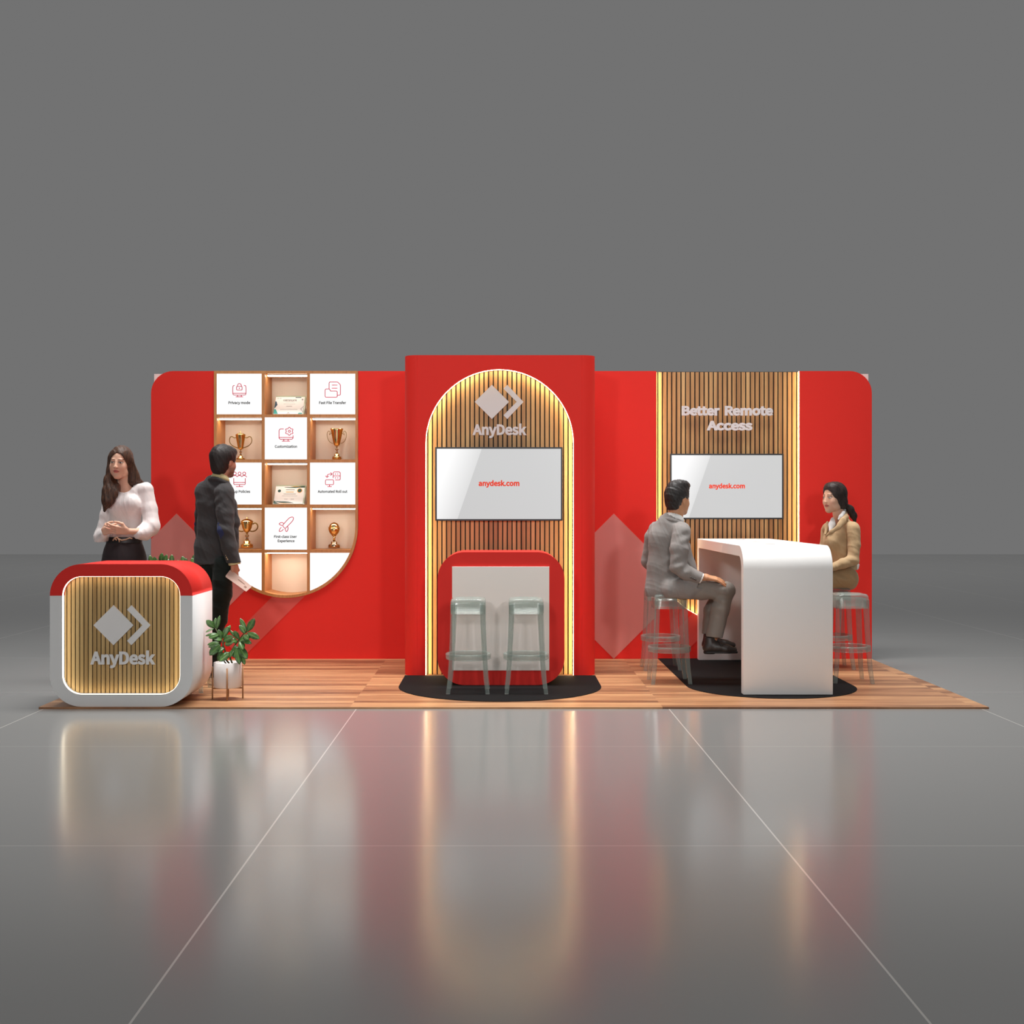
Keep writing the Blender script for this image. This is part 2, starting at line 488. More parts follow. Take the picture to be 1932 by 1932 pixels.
PAPER = simple('certificate_paper', srgb(250,248,246), rough=.5)
ACRYL = simple('pale_green_acrylic', srgb(172,184,158), rough=.15)
TEAL = simple('teal_ink', srgb(10,160,150), rough=.5)
NAVY = simple('navy_ink', srgb(10,66,92), rough=.5)
DKGREEN = simple('dark_green_ink', srgb(12,72,62), rough=.5)
GOLDINK = simple('gold_ink', srgb(214,158,62), rough=.5)
GREYINK = simple('grey_ink', srgb(150,140,140), rough=.5)
BROCH = simple('beige_leaflet', srgb(206,172,158), rough=.6, noise=.2)
BROCH_INK = simple('brown_leaflet_print', srgb(150,112,96), rough=.6)
PLATE_GREY = simple('grey_cable_port', srgb(170,166,168), rough=.4)

def glassy(name):
    m,N,L,b=new_mat(name)
    b.inputs['Base Color'].default_value=srgb(176,188,182); b.inputs['Roughness'].default_value=.08
    b.inputs['Specular IOR Level'].default_value=.7
    tr=N.new('ShaderNodeBsdfTransparent'); tr.inputs['Color'].default_value=(.88,.90,.89,1)
    lw=N.new('ShaderNodeLayerWeight'); lw.inputs['Blend'].default_value=.35
    fac=math_node(N,L,'ADD',math_node(N,L,'MULTIPLY',lw.outputs['Facing'],.42),.17)
    mx=N.new('ShaderNodeMixShader'); L.new(fac,mx.inputs[0]); L.new(tr.outputs[0],mx.inputs[1]); L.new(b.outputs[0],mx.inputs[2])
    L.new(mx.outputs[0],N['Material Output'].inputs['Surface'])
    return m
GHOST = glassy('clear_tinted_polycarbonate')

def wood_floor():
    m,N,L,b=new_mat('oak_plank_flooring'); b.inputs['Roughness'].default_value=.42; b.inputs['Specular IOR Level'].default_value=.35
    g=N.new('ShaderNodeNewGeometry'); sep=N.new('ShaderNodeSeparateXYZ'); L.new(g.outputs['Position'],sep.inputs[0])
    row=math_node(N,L,'FLOOR',math_node(N,L,'DIVIDE',math_node(N,L,'SUBTRACT',sep.outputs['Y'],YF-.02),.098))
    colm=math_node(N,L,'FLOOR',math_node(N,L,'DIVIDE',math_node(N,L,'ADD',sep.outputs['X'],.917+.04),1.975))
    wn=N.new('ShaderNodeTexWhiteNoise'); wn.noise_dimensions='2D'
    cv=N.new('ShaderNodeCombineXYZ'); L.new(row,cv.inputs[0]); L.new(colm,cv.inputs[1]); L.new(cv.outputs[0],wn.inputs['Vector'])
    mp=N.new('ShaderNodeMapping'); mp.inputs['Scale'].default_value=(1.6,22,1); L.new(g.outputs['Position'],mp.inputs['Vector'])
    off=N.new('ShaderNodeVectorMath'); off.operation='ADD'; L.new(mp.outputs[0],off.inputs[0])
    sc=N.new('ShaderNodeVectorMath'); sc.operation='SCALE'; L.new(wn.outputs['Color'],sc.inputs[0]); sc.inputs['Scale'].default_value=9
    L.new(sc.outputs[0],off.inputs[1])
    nz=N.new('ShaderNodeTexNoise'); nz.inputs['Scale'].default_value=1; nz.inputs['Detail'].default_value=7; nz.inputs['Roughness'].default_value=.62
    nz.inputs['Distortion'].default_value=.6
    L.new(off.outputs[0],nz.inputs['Vector'])
    s=math_node(N,L,'ADD',math_node(N,L,'MULTIPLY',nz.outputs['Fac'],.8),math_node(N,L,'MULTIPLY',wn.outputs['Value'],.3))
    cr=N.new('ShaderNodeValToRGB'); L.new(s,cr.inputs[0]); e=cr.color_ramp.elements
    e[0].position=.36; e[0].color=srgb(112,74,50); e[1].position=.74; e[1].color=srgb(192,146,104)
    q=e.new(.54); q.color=srgb(160,114,80)
    # thin joints between the boards
    fr=math_node(N,L,'FRACT',math_node(N,L,'DIVIDE',math_node(N,L,'SUBTRACT',sep.outputs['Y'],YF-.02),.098))
    j=math_node(N,L,'LESS_THAN',fr,.035)
    mx=N.new('ShaderNodeMix'); mx.data_type='RGBA'; L.new(math_node(N,L,'MULTIPLY',j,.5),mx.inputs[0]); L.new(cr.outputs[0],mx.inputs[6]); mx.inputs[7].default_value=srgb(112,66,40)
    L.new(mx.outputs[2],b.inputs['Base Color'])
    return m
def hall_floor():
    m,N,L,b=new_mat('polished_grey_hall_floor')
    b.inputs['Roughness'].default_value=.21; b.inputs['IOR'].default_value=1.43
    g=N.new('ShaderNodeNewGeometry'); sep=N.new('ShaderNodeSeparateXYZ'); L.new(g.outputs['Position'],sep.inputs[0])
    def line(o,off,w):
        v=math_node(N,L,'FRACT',math_node(N,L,'DIVIDE',math_node(N,L,'ADD',o,off+100*1.975),1.975))
        return math_node(N,L,'LESS_THAN',v,w)
    lx=line(sep.outputs['X'],.917+.003,.0035); ly=line(sep.outputs['Y'],-6.725+.003,.0032)
    ln=math_node(N,L,'MAXIMUM',lx,math_node(N,L,'MULTIPLY',ly,.45))
    mx=N.new('ShaderNodeMix'); mx.data_type='RGBA'; L.new(ln,mx.inputs[0]); mx.inputs[6].default_value=(.235,.235,.23,1); mx.inputs[7].default_value=(.5,.485,.46,1)
    L.new(mx.outputs[2],b.inputs['Base Color'])
    nz=N.new('ShaderNodeTexNoise'); nz.inputs['Scale'].default_value=.35; L.new(g.outputs['Position'],nz.inputs['Vector'])
    mr=N.new('ShaderNodeMapRange'); L.new(nz.outputs['Fac'],mr.inputs[0]); mr.inputs[3].default_value=.15; mr.inputs[4].default_value=.19
    L.new(mr.outputs[0],b.inputs['Roughness'])
    return m
def leaf_mat():
    m,N,L,b=new_mat('glossy_green_leaf'); b.inputs['Roughness'].default_value=.32
    a=N.new('ShaderNodeAttribute'); a.attribute_name='Col'
    nz=N.new('ShaderNodeTexNoise'); nz.inputs['Scale'].default_value=45
    g=N.new('ShaderNodeNewGeometry'); L.new(g.outputs['Position'],nz.inputs['Vector'])
    cr=N.new('ShaderNodeValToRGB'); e=cr.color_ramp.elements
    e[0].position=.35; e[0].color=srgb(26,56,26); e[1].position=.7; e[1].color=srgb(66,108,40)
    L.new(nz.outputs['Fac'],cr.inputs[0])
    mx=N.new('ShaderNodeMix'); mx.data_type='RGBA'; L.new(a.outputs['Fac'],mx.inputs[0]); L.new(cr.outputs[0],mx.inputs[6]); mx.inputs[7].default_value=srgb(118,158,88)
    L.new(mx.outputs[2],b.inputs['Base Color'])
    return m
LEAF = leaf_mat(); STEMM = simple('brown_green_stem', srgb(74,70,36), rough=.6)
def skin_mat(name):
    m,N,L,b=new_mat(name); b.inputs['Roughness'].default_value=.5; b.inputs['Specular IOR Level'].default_value=.35
    b.inputs['Subsurface Weight'].default_value=.08; b.inputs['Subsurface Scale'].default_value=.01
    a=N.new('ShaderNodeAttribute'); a.attribute_name='Col'; L.new(a.outputs['Color'],b.inputs['Base Color'])
    return m
SKIN = skin_mat('skin')
def cloth(name,col,rough=.85,weave=900,var=.22,bump=.25,sheen=.1,spec=.25):
    m,N,L,b=new_mat(name); b.inputs['Roughness'].default_value=rough; b.inputs['Specular IOR Level'].default_value=spec
    b.inputs['Sheen Weight'].default_value=sheen
    g=N.new('ShaderNodeNewGeometry')
    n1=N.new('ShaderNodeTexNoise'); n1.inputs['Scale'].default_value=weave; n1.inputs['Detail'].default_value=2; L.new(g.outputs['Position'],n1.inputs['Vector'])
    mp=N.new('ShaderNodeMapping'); mp.inputs['Scale'].default_value=(24,24,7); L.new(g.outputs['Position'],mp.inputs['Vector'])
    n2=N.new('ShaderNodeTexNoise'); n2.inputs['Scale'].default_value=1; n2.inputs['Detail'].default_value=3; L.new(mp.outputs[0],n2.inputs['Vector'])
    mr=N.new('ShaderNodeMapRange'); L.new(n1.outputs['Fac'],mr.inputs[0]); mr.inputs[1].default_value=.3; mr.inputs[2].default_value=.7; mr.inputs[3].default_value=1-var; mr.inputs[4].default_value=1+var*.4
    mx=N.new('ShaderNodeVectorMath'); mx.operation='SCALE'; mx.inputs[0].default_value=col[:3]; L.new(mr.outputs[0],mx.inputs['Scale'])
    L.new(mx.outputs[0],b.inputs['Base Color'])
    bp=N.new('ShaderNodeBump'); bp.inputs['Strength'].default_value=bump; bp.inputs['Distance'].default_value=.012
    L.new(n2.outputs['Fac'],bp.inputs['Height']); L.new(bp.outputs['Normal'],b.inputs['Normal'])
    return m
def hair_mat(name,c0,c1,rough=.55):
    m,N,L,b=new_mat(name); b.inputs['Roughness'].default_value=rough; b.inputs['Specular IOR Level'].default_value=.45
    g=N.new('ShaderNodeNewGeometry')
    mp=N.new('ShaderNodeMapping'); mp.inputs['Scale'].default_value=(170,170,14); L.new(g.outputs['Position'],mp.inputs['Vector'])
    nz=N.new('ShaderNodeTexNoise'); nz.inputs['Scale'].default_value=1; nz.inputs['Detail'].default_value=3; nz.inputs['Distortion'].default_value=.8; L.new(mp.outputs[0],nz.inputs['Vector'])
    cr=N.new('ShaderNodeValToRGB'); e=cr.color_ramp.elements; e[0].position=.35; e[0].color=c0; e[1].position=.68; e[1].color=c1
    L.new(nz.outputs['Fac'],cr.inputs[0]); L.new(cr.outputs[0],b.inputs['Base Color'])
    bp=N.new('ShaderNodeBump'); bp.inputs['Strength'].default_value=.35; bp.inputs['Distance'].default_value=.004
    L.new(nz.outputs['Fac'],bp.inputs['Height']); L.new(bp.outputs['Normal'],b.inputs['Normal'])
    return m
# ================================================================== setting
fl=MB().box(-70,70,-8,34.2,FLOOR_Z-.05,FLOOR_Z).build('floor', hall_floor()); tag(fl,kind='structure')
X0P,X1P=XX(73,YF),XX(1866,YF)
pl=MB().box(X0P,X1P,YF,10.95,FLOOR_Z,0.0).build('trim_platform', wood_floor()); tag(pl,kind='structure')

# ---- back wall with its two U-shaped openings
W0,W1=XX(285,YW),XX(1645,YW); WT=ZZ(700,YW); WR=.185
def U(px0,px1,pyc,dz=0.0,n=28):
    """U-shaped notch open at the top; down one side, round, up the other"""
    a,b=XX(px0,YW),XX(px1,YW); r=(b-a)/2; cx=(a+b)/2; cz=ZZ(pyc,YW)
    return [(a,WT+dz)]+arc(cx,cz,r,180,360,n)+[(b,WT+dz)], (cx,cz,r)
uL,(ucx,ucz,ur)=U(404,676,992)
uR,(vcx,vcz,vr)=U(1238,1508.5,1038)
def wall_outline(x0,x1,z1,R):
    top=[(x0,0.0)]
    top+= [p for p in arc(x0+R,z1-R,R,180,90,10)] if R>0 else [(x0,z1)]
    L=[(x,z if abs(z-WT)>1e-6 else z1) for x,z in uL]; Rr=[(x,z if abs(z-WT)>1e-6 else z1) for x,z in uR]
    return top+L+Rr+([p for p in arc(x1-R,z1-R,R,90,0,10)] if R>0 else [(x1,z1)])+[(x1,0.0)]
wb=plate('wall_back',[wall_outline(W0,W1,WT,WR)],YW,YW+.07,RED); tag(wb,kind='structure')
YB=10.60
bx0,bx1,bz=XX(292,YB),XX(1637,YB),ZZ(706,YB)
rb=MB()
rb.box(bx0,bx0+.02,YB,10.93,0,bz).box(bx1-.02,bx1,YB,10.93,0,bz).box(bx0,bx1,10.91,10.93,0,bz)
rear=rb.build('wall_rear',BACK_WHITE); tag(rear,kind='structure')
rf=plate('rear_front_panel',[wall_outline(bx0,bx1,bz,0)],YW+.071,YB+.01,BACK_WHITE,rear)
# large pale logo printed on the wall
YPR=YW-.0015
def logo_pts(cx,cz,h):
    dia=[(cx-h,cz),(cx,cz+h),(cx+h,cz),(cx,cz-h)]
    che=[(cx+.90*h,cz+h),(cx+.68*h,cz+.78*h),(cx+1.45*h,cz),(cx+.68*h,cz-.78*h),(cx+.90*h,cz-h),(cx+1.85*h,cz)]
    return dia,che
def clip_poly(pts,axis,val,keep_greater):
    out=[]
    for i in range(len(pts)):
        a,b=pts[i],pts[(i+1)%len(pts)]
        ia=(a[axis]>=val)==keep_greater; ib=(b[axis]>=val)==keep_greater
        if ia: out.append(a)
        if ia!=ib:
            t=(val-a[axis])/(b[axis]-a[axis]); out.append((a[0]+(b[0]-a[0])*t,a[1]+(b[1]-a[1])*t))
    return out
hW=137*YW/FPX
for cpx,nm in ((333,'left'),(1158,'right')):
    d,c=logo_pts(XX(cpx,YW),ZZ(1106,YW),hW)
    if nm=='left': d=clip_poly(d,0,W0+.001,True)
    lo_=.002
    d=clip_poly(d,1,lo_,True); c=clip_poly(c,1,lo_,True)
    # keep the print off the shelf / slat recess
    U_=(ucx,ucz,ur) if nm=='left' else (vcx,vcz,vr)
    plate('wall_print',[d if nm=='left' else clip_poly(d,0,XX(1237,YW),False)],YPR,YW,RED_PRINT,wb)
    cut=[]
    # lower arm of the chevron, trimmed along the round bottom of the opening
    x_in=c[1][0]
    cx,cz,r=U_
    arm=[p for p in c]
    arm=clip_poly(arm,1,ZZ(1106,YW),False)
    res=[]
    N_=24
    # arm polygon: outer edge / inner edge as lines through slope 1
    xs0,zs0=XX(cpx,YW)+.90*hW,ZZ(1106,YW)-hW
    xi0,zi0=XX(cpx,YW)+.68*hW,ZZ(1106,YW)-.78*hW
    def hits(x0_,z0_):
        # first point where the 45-degree line enters the circle (from below)
        for k in range(400):
            x=x0_+k*.003; z=z0_+k*.003
            if (x-cx)**2+(z-cz)**2<(r+.004)**2: return (x,z)
        return (x0_+1,z0_+1)
    h1=hits(xs0,zs0); h2=hits(xi0,zi0)
    a1=math.degrees(math.atan2(h1[1]-cz,h1[0]-cx)); a2=math.degrees(math.atan2(h2[1]-cz,h2[0]-cx))
    poly=[(xi0,zi0),(xs0,max(zs0,.002))]+arc(cx,cz,r+.004,a1,a2,10)
    plate('wall_print',[poly],YPR,YW,RED_PRINT2,wb)

# ---- slatted recess on the right of the back wall
def slats(px0,px1,Yf,period_px,gap_px,topfn,botfn,phase=0.0,depth=.012,off=None):
    """vertical boards between px0 and px1 with their front at Yf; top and bottom follow the given curves"""
    mb=MB(); p=period_px*Yf/FPX; g=gap_px*Yf/FPX
    x=XX(px0,Yf)+phase*p; x1=XX(px1,Yf)
    while x<x1-.002:
        a=max(x,XX(px0,Yf)); b=min(x+p-g,x1)
        if b-a>.002:
            n=1
            zt=(topfn(a),topfn(b)); zb=(botfn(a),botfn(b))
            if min(zt)>max(zb)+.005:
                vs=[(a,Yf,zb[0]),(b,Yf,zb[1]),(b,Yf,zt[1]),(a,Yf,zt[0]),(a,Yf+depth,zb[0]),(b,Yf+depth,zb[1]),(b,Yf+depth,zt[1]),(a,Yf+depth,zt[0])]
                mb.add(vs,[(0,1,2,3),(5,4,7,6),(0,4,5,1),(1,5,6,2),(2,6,7,3),(3,7,4,0)])
        x+=p
    return mb
YS=YW+.045
def ucirc(cx,cz,r):
    return lambda x: cz-math.sqrt(max(0,r*r-(x-cx)**2))
sp=empty('slat_panel',(vcx,YS,0),label='tall U-bottomed oak slat panel set in the right of the red back wall',cat='wall panel')
S_=slats(1238.5,1508,YS,8.72,2.3,lambda x:WT-.004,ucirc(vcx,vcz,vr-.003),phase=-.55)
S_.build('slats',OAK,sp)
bo,_=U(1238,1508.5,1038)
plate('backing',[bo],YS+.0125,YS+.0145,BLACK,sp)
def led_path(path,y0,y1,t,name,mat,parent):
    """thin ribbon of light lining an opening; path runs along the opening edge, t = inward thickness"""
    A=[];B=[]
    for i,p in enumerate(path):
        q0=path[max(0,i-1)]; q1=path[min(len(path)-1,i+1)]
        dx,dz=q1[0]-q0[0],q1[1]-q0[1]; l=math.hypot(dx,dz); nx,nz=-dz/l,dx/l
        A.append((p[0]+nx*.0008,p[1]+nz*.0008)); B.append((p[0]+nx*t,p[1]+nz*t))
    return MB().strip(A,B,y0,y1).build(name,mat,parent)
led_path(uR[:1]+uR[1:],YW+.014,YW+.032,.0012,'led_strip',LED,sp)
# lettering on the slats
YT=YS-.02
tx=empty('lettering',(vcx,YT,ZZ(790,YT)),label='raised pale grey words Better Remote Access above the right screen',cat='sign')
text_obj('word','Better',1286,1358,783,YT,LETTER,tx,depth=.012,bold=.022,hpx=18.6)
text_obj('word','Remote',1367,1458,783,YT,LETTER,tx,depth=.012,bold=.022,hpx=18.6)
text_obj('word','Access',1333,1419.5,811,YT,LETTER,tx,depth=.012,bold=.022,hpx=18.6)

# ---- screens
def screen_mat(x0,x1,z0,z1,xa,xb):
    """a lit display picture: glass-glare wedge drawn in on the left, flat pale grey on the right"""
    m,N,L,b=new_mat('lit_display'); 
    b.inputs['Base Color'].default_value=(.02,.02,.02,1); b.inputs['Roughness'].default_value=.25
    g=N.new('ShaderNodeNewGeometry'); sep=N.new('ShaderNodeSeparateXYZ'); L.new(g.outputs['Position'],sep.inputs[0])
    # diagonal edge through (xa,z1) and (xb,z0)
    k=(xa-xb)/(z1-z0)
    edge=math_node(N,L,'ADD',math_node(N,L,'MULTIPLY',math_node(N,L,'SUBTRACT',sep.outputs['Z'],z0),k),xb)
    left=math_node(N,L,'LESS_THAN',sep.outputs['X'],edge)  # glare wedge is drawn into the display's emission
    t=N.new('ShaderNodeMapRange'); L.new(math_node(N,L,'SUBTRACT',edge,sep.outputs['X']),t.inputs[0])
    t.inputs[1].default_value=0; t.inputs[2].default_value=.26; t.inputs[3].default_value=.70; t.inputs[4].default_value=1.0
    t2=N.new('ShaderNodeMapRange'); L.new(sep.outputs['X'],t2.inputs[0]); t2.inputs[1].default_value=x0; t2.inputs[2].default_value=x1; t2.inputs[3].default_value=.565; t2.inputs[4].default_value=.60
    mx=N.new('ShaderNodeMix'); mx.data_type='FLOAT'; L.new(left,mx.inputs[0]); L.new(t2.outputs[0],mx.inputs[2]); L.new(t.outputs[0],mx.inputs[3])
    b.inputs['Emission Color'].default_value=(1,1,1,1); L.new(mx.outputs[0],b.inputs['Emission Strength'])
    return m
def tv(x0,x1,y0,y1,Y,dxa,dxb,tx0,tx1,tb,label):
    t=empty('television',(XX((x0+x1)/2,Y),Y,ZZ(y1,Y)),label=label,cat='screen')
    X0,X1,Z0,Z1=XX(x0,Y),XX(x1,Y),ZZ(y1,Y),ZZ(y0,Y); b=.0125
    MB().box(X0+.02,X1-.02,Y+.012,Y+.034,Z0+.02,Z1-.02).build('housing',BEZEL,t)
    MB().strip(rrect(X0,X1,Z0,Z1,.004,2),rrect(X0+b,X1-b,Z0+b,Z1-b,.001,2),Y,Y+.02,closed=True).build('bezel',BEZEL,t)
    MB().box(X0+b,X1-b,Y+.006,Y+.012,Z0+b,Z1-b).build('display',screen_mat(X0+b,X1-b,Z0+b,Z1-b,XX(dxa,Y),XX(dxb,Y)),t)
    text_obj('web_address','anydesk.com',tx0,tx1,tb,Y+.0055,WEB,t,depth=.001,bold=.018)
    return t
tv(1264.5,1478.5,856,979.5,YS-.045,1341,1300,1337.5,1405.5,921,'wide wall screen on the right slat panel behind the white table')

# ---- display shelf
sh=empty('display_shelf',(ucx,YW,0),label='U-shaped oak display shelf with lightbox tiles and lit niches in the red wall',cat='shelf')
Y0S,Y1S=YW-.012,YW+.33
inn=.024
outer=[(ucx-ur,WT)]+arc(ucx,ucz,ur,180,360,40)+[(ucx+ur,WT)]
inner=[(ucx-ur+inn,WT)]+arc(ucx,ucz,ur-inn,180,360,40)+[(ucx+ur-inn,WT)]
outer=[(x*1.0,z) for x,z in outer]
eps=.0015
outer=[(ucx+(x-ucx)*(1-eps),z) for x,z in outer]
fr=MB().strip(outer,inner,Y0S,Y1S)
fr.box(ucx-ur+inn,ucx+ur-inn,Y0S,Y1S,ZZ(705.3,YW),WT)
colx=[(494.1,500),(579.6,585.2)]; rowz=[(781.8,787.6),(866.8,872.9),(951.8,957.9),(1037,1042.9)]
def hw(z,r): return math.sqrt(max(0,r*r-(z-ucz)**2)) if z<ucz else r
for a,b in colx:
    xa,xb=XX(a,YW),XX(b,YW); zb=ucz-math.sqrt((ur-inn*.7)**2-min(abs(xa-ucx),abs(xb-ucx))**2)
    fr.box(xa,xb,Y0S+.0006,Y1S,zb,ZZ(705.3,YW))
fr.build('frame',OAK_SHELF,sh)
for a,b in rowz:
    zt,zb=ZZ(a,YW),ZZ(b,YW); w=min(hw(zb,ur-inn*.6),hw(zt,ur-inn*.6)) if zb<ucz else ur-inn*.9
    segs=[-w+ucx]+[XX(q,YW) for c in colx for q in c]+[w+ucx]
    m=MB()
    for i in (0,2,4): m.box(segs[i],segs[i+1],Y0S+.0006,Y1S-.012,zb,zt)
    m.build('shelf_board',OAK_SHELF,sh)
bk=[(x,z) for x,z in outer]
plate('shelf_back',[bk],Y1S-.012,Y1S,NICHE,sh)
cw=[(408.9,494.1),(500,579.6),(585.2,670.2)]; rh=[(705.3,781.8),(787.6,866.8),(872.9,951.8),(957.9,1037),(1042.9,1125)]
YP=YW-.010
def pt(ox,oy,k): return lambda x,y: (ox+x/k, oy+y/k)
A_=pt(400,695,10.168); B_=pt(490,695,10.168); C_=pt(420,860,10.17); D_=pt(500,860,10.168)
def smooth_line(pts,it=1):
    for _ in range(it):
        q=[pts[0]]
        for i in range(len(pts)-1):
            a,b=pts[i],pts[i+1]
            q+= [(a[0]*.75+b[0]*.25,a[1]*.75+b[1]*.25),(a[0]*.25+b[0]*.75,a[1]*.25+b[1]*.75)]
        pts=q+[pts[-1]]
    return pts
def round_line(pts,r=14):
    closed=pts[0]==pts[-1]; P2=pts[:-1] if closed else pts; n=len(P2); out=[]
    for i in range(n):
        if not closed and i in (0,n-1): out.append(P2[i]); continue
        a,b,c=P2[i-1],P2[i],P2[(i+1)%n]
        la=math.dist(a,b); lc=math.dist(b,c); q=min(r,la/2.01,lc/2.01)
        s0=(b[0]+(a[0]-b[0])*q/la,b[1]+(a[1]-b[1])*q/la); s1=(b[0]+(c[0]-b[0])*q/lc,b[1]+(c[1]-b[1])*q/lc)
        for t in (0,.33,.67,1): out.append(tuple((1-t)**2*s0[k]+2*t*(1-t)*b[k]+t*t*s1[k] for k in (0,1)))
    if closed: out.append(out[0])
    return out
def circ(cx,cy,r,n=16): return [(cx+r*math.cos(2*PI*i/n),cy+r*math.sin(2*PI*i/n)) for i in range(n+1)]
def seg(*a): return [(a[i],a[i+1]) for i in range(0,len(a),2)]
star=[]
for i in range(24):
    a=2*PI*i/24-PI/2; r=68+15*math.cos(6*(a+PI/2)); star.append((1483+r*math.cos(a),1207+r*math.sin(a)))
star.append(star[0])
icons={
 (0,0):(A_,[smooth_line(seg(435,328,415,328,398,345,398,490,412,512,638,512,652,490,652,345,635,328,612,328)),seg(400,478,650,478),seg(490,512,490,545),seg(562,512,562,545),seg(455,546,597,546),seg(472,345,577,345,577,415,472,415,472,345),[(490,345)]+[(526+36*math.cos(a),328+36*math.sin(a)) for a in [PI+PI*i/8 for i in range(9)]]+[(562,345)],circ(524,380,5,6)]),
 (2,0):(B_,[seg(1332,395,1332,275,1345,262,1495,262,1548,315,1548,500,1535,515,1490,515),seg(1383,321,1490,321),seg(1383,380,1490,380),seg(1255,410,1270,396,1335,396,1352,415,1352,436,1475,436,1487,450,1487,540,1475,553,1268,553,1255,540,1255,410)]),
 (1,1):(A_,[seg(1378,1162,1308,1162,1285,1185,1285,1340,1305,1360,1533,1360,1555,1340,1555,1285),seg(1285,1325,1555,1325),seg(1378,1360,1378,1395),seg(1460,1360,1460,1395),seg(1340,1396,1497,1396),star,circ(1483,1207,20,12)]),
 (0,2):(C_,[circ(235,340,28),circ(325,340,28),circ(414,340,28),smooth_line(seg(182,410,205,382,235,375,265,382,280,405,298,382,325,375,352,382,369,405,386,382,414,375,442,382,466,410)),seg(213,428,213,540,225,552,425,552,435,540,435,428),seg(213,512,435,512),seg(323,552,323,588),seg(257,590,392,590)]),
 (2,2):(D_,[seg(1308,430,1308,325,1322,310,1430,310,1443,325,1443,450,1430,462,1345,462),seg(1308,385,1443,385),circ(1350,350,4,6),circ(1350,424,4,6),seg(1380,350,1408,350),seg(1380,424,1408,424),seg(1160,472,1172,460,1303,460,1315,472,1315,541,1303,553,1172,553,1160,541,1160,472),seg(1237,553,1237,590),seg(1198,590,1280,590),smooth_line(seg(1190,415,1193,368,1225,350,1285,350)),seg(1258,318,1288,350,1255,382),seg(1158,383,1190,415,1225,385)]),
 (1,3):(D_,[smooth_line(seg(385,1395,330,1340,365,1300,440,1215,480,1180,545,1172,545,1220,520,1260,430,1350,385,1395)),smooth_line(seg(365,1300,330,1278,290,1285,262,1312,330,1340)),smooth_line(seg(430,1350,446,1390,430,1440,405,1460,385,1395)),smooth_line(seg(315,1372,290,1390,262,1458,330,1440,350,1405))]),
}
caps_={(0,0):[('Privacy mode',431,472,762.2)],(2,0):[('Fast File Transfer',602,653,762.2)],(1,1):[('Customization',518.5,560.5,844.7)],
 (0,2):[('Group Policies',431,472,929.6)],(2,2):[('Automated Roll out',599.5,655.5,929.6)],(1,3):[('First-class User',517,560,1014.7),('Experience',524,555.7,1022.8)]}
for c in range(3):
    for r in range(5):
        if (c+r)%2: continue
        x0,x1=XX(cw[c][0],YW),XX(cw[c][1],YW); z1,z0=ZZ(rh[r][0],YW),ZZ(rh[r][1],YW)
        if r==4:
            rr_=ur-inn; sgn=-1 if c==0 else 1
            pts=[]; xa=x1 if c==0 else x0
            xe=ucx+sgn*math.sqrt(rr_**2-(z1-ucz)**2)
            n=14
            for i in range(n+1):
                x=xa+(xe-xa)*i/n; pts.append((x,ucz-math.sqrt(max(0,rr_**2-(x-ucx)**2))))
            pts=[(xa,z1)]+pts
            p=plate('lightbox_panel',[pts],YP,YP+.02,PANEL,sh)
        else:
            p=MB().box(x0,x1,YP,YP+.02,z0,z1).build('lightbox_panel',PANEL,sh)
        if (c,r) in icons:
            f,lines=icons[(c,r)]; m=MB()
            for ln in lines:
                m.tube([P(*f(x,y),YP-.001) for x,y in (round_line(ln) if len(ln)>4 else ln)],.0033,n=5,smooth=False)
            m.build('icon',ICON,p)
        for (s,a,b,bl) in caps_.get((c,r),[]):
            text_obj('caption',s,a,b,bl,YP-.0005,INK,p,depth=.001,bold=.014)
for (c,r) in ((1,0),(0,1),(2,1),(1,2),(0,3),(2,3)):
    x0,x1=XX(cw[c][0],YW)+.012,XX(cw[c][1],YW)-.001; z=ZZ(rh[r][0],YW)
    h=MB().box(x0,x1,YW+.045,YW+.105,z-.005,z-.0005).build('light_housing',BEZEL,sh)
    MB().box(x0,x1,YW+.05,YW+.1,z-.014,z-.006).build('light_bar',LED_BAR,h)
# light bar hidden under the lowest board of the middle column
x0,x1=XX(500,YW)+.01,XX(579.6,YW)-.001; z=ZZ(1042.9,YW)
MB().box(x0,x1,YW+.03,YW+.13,z-.008,z-.0005).build('light_bar',LED_BAR,sh)

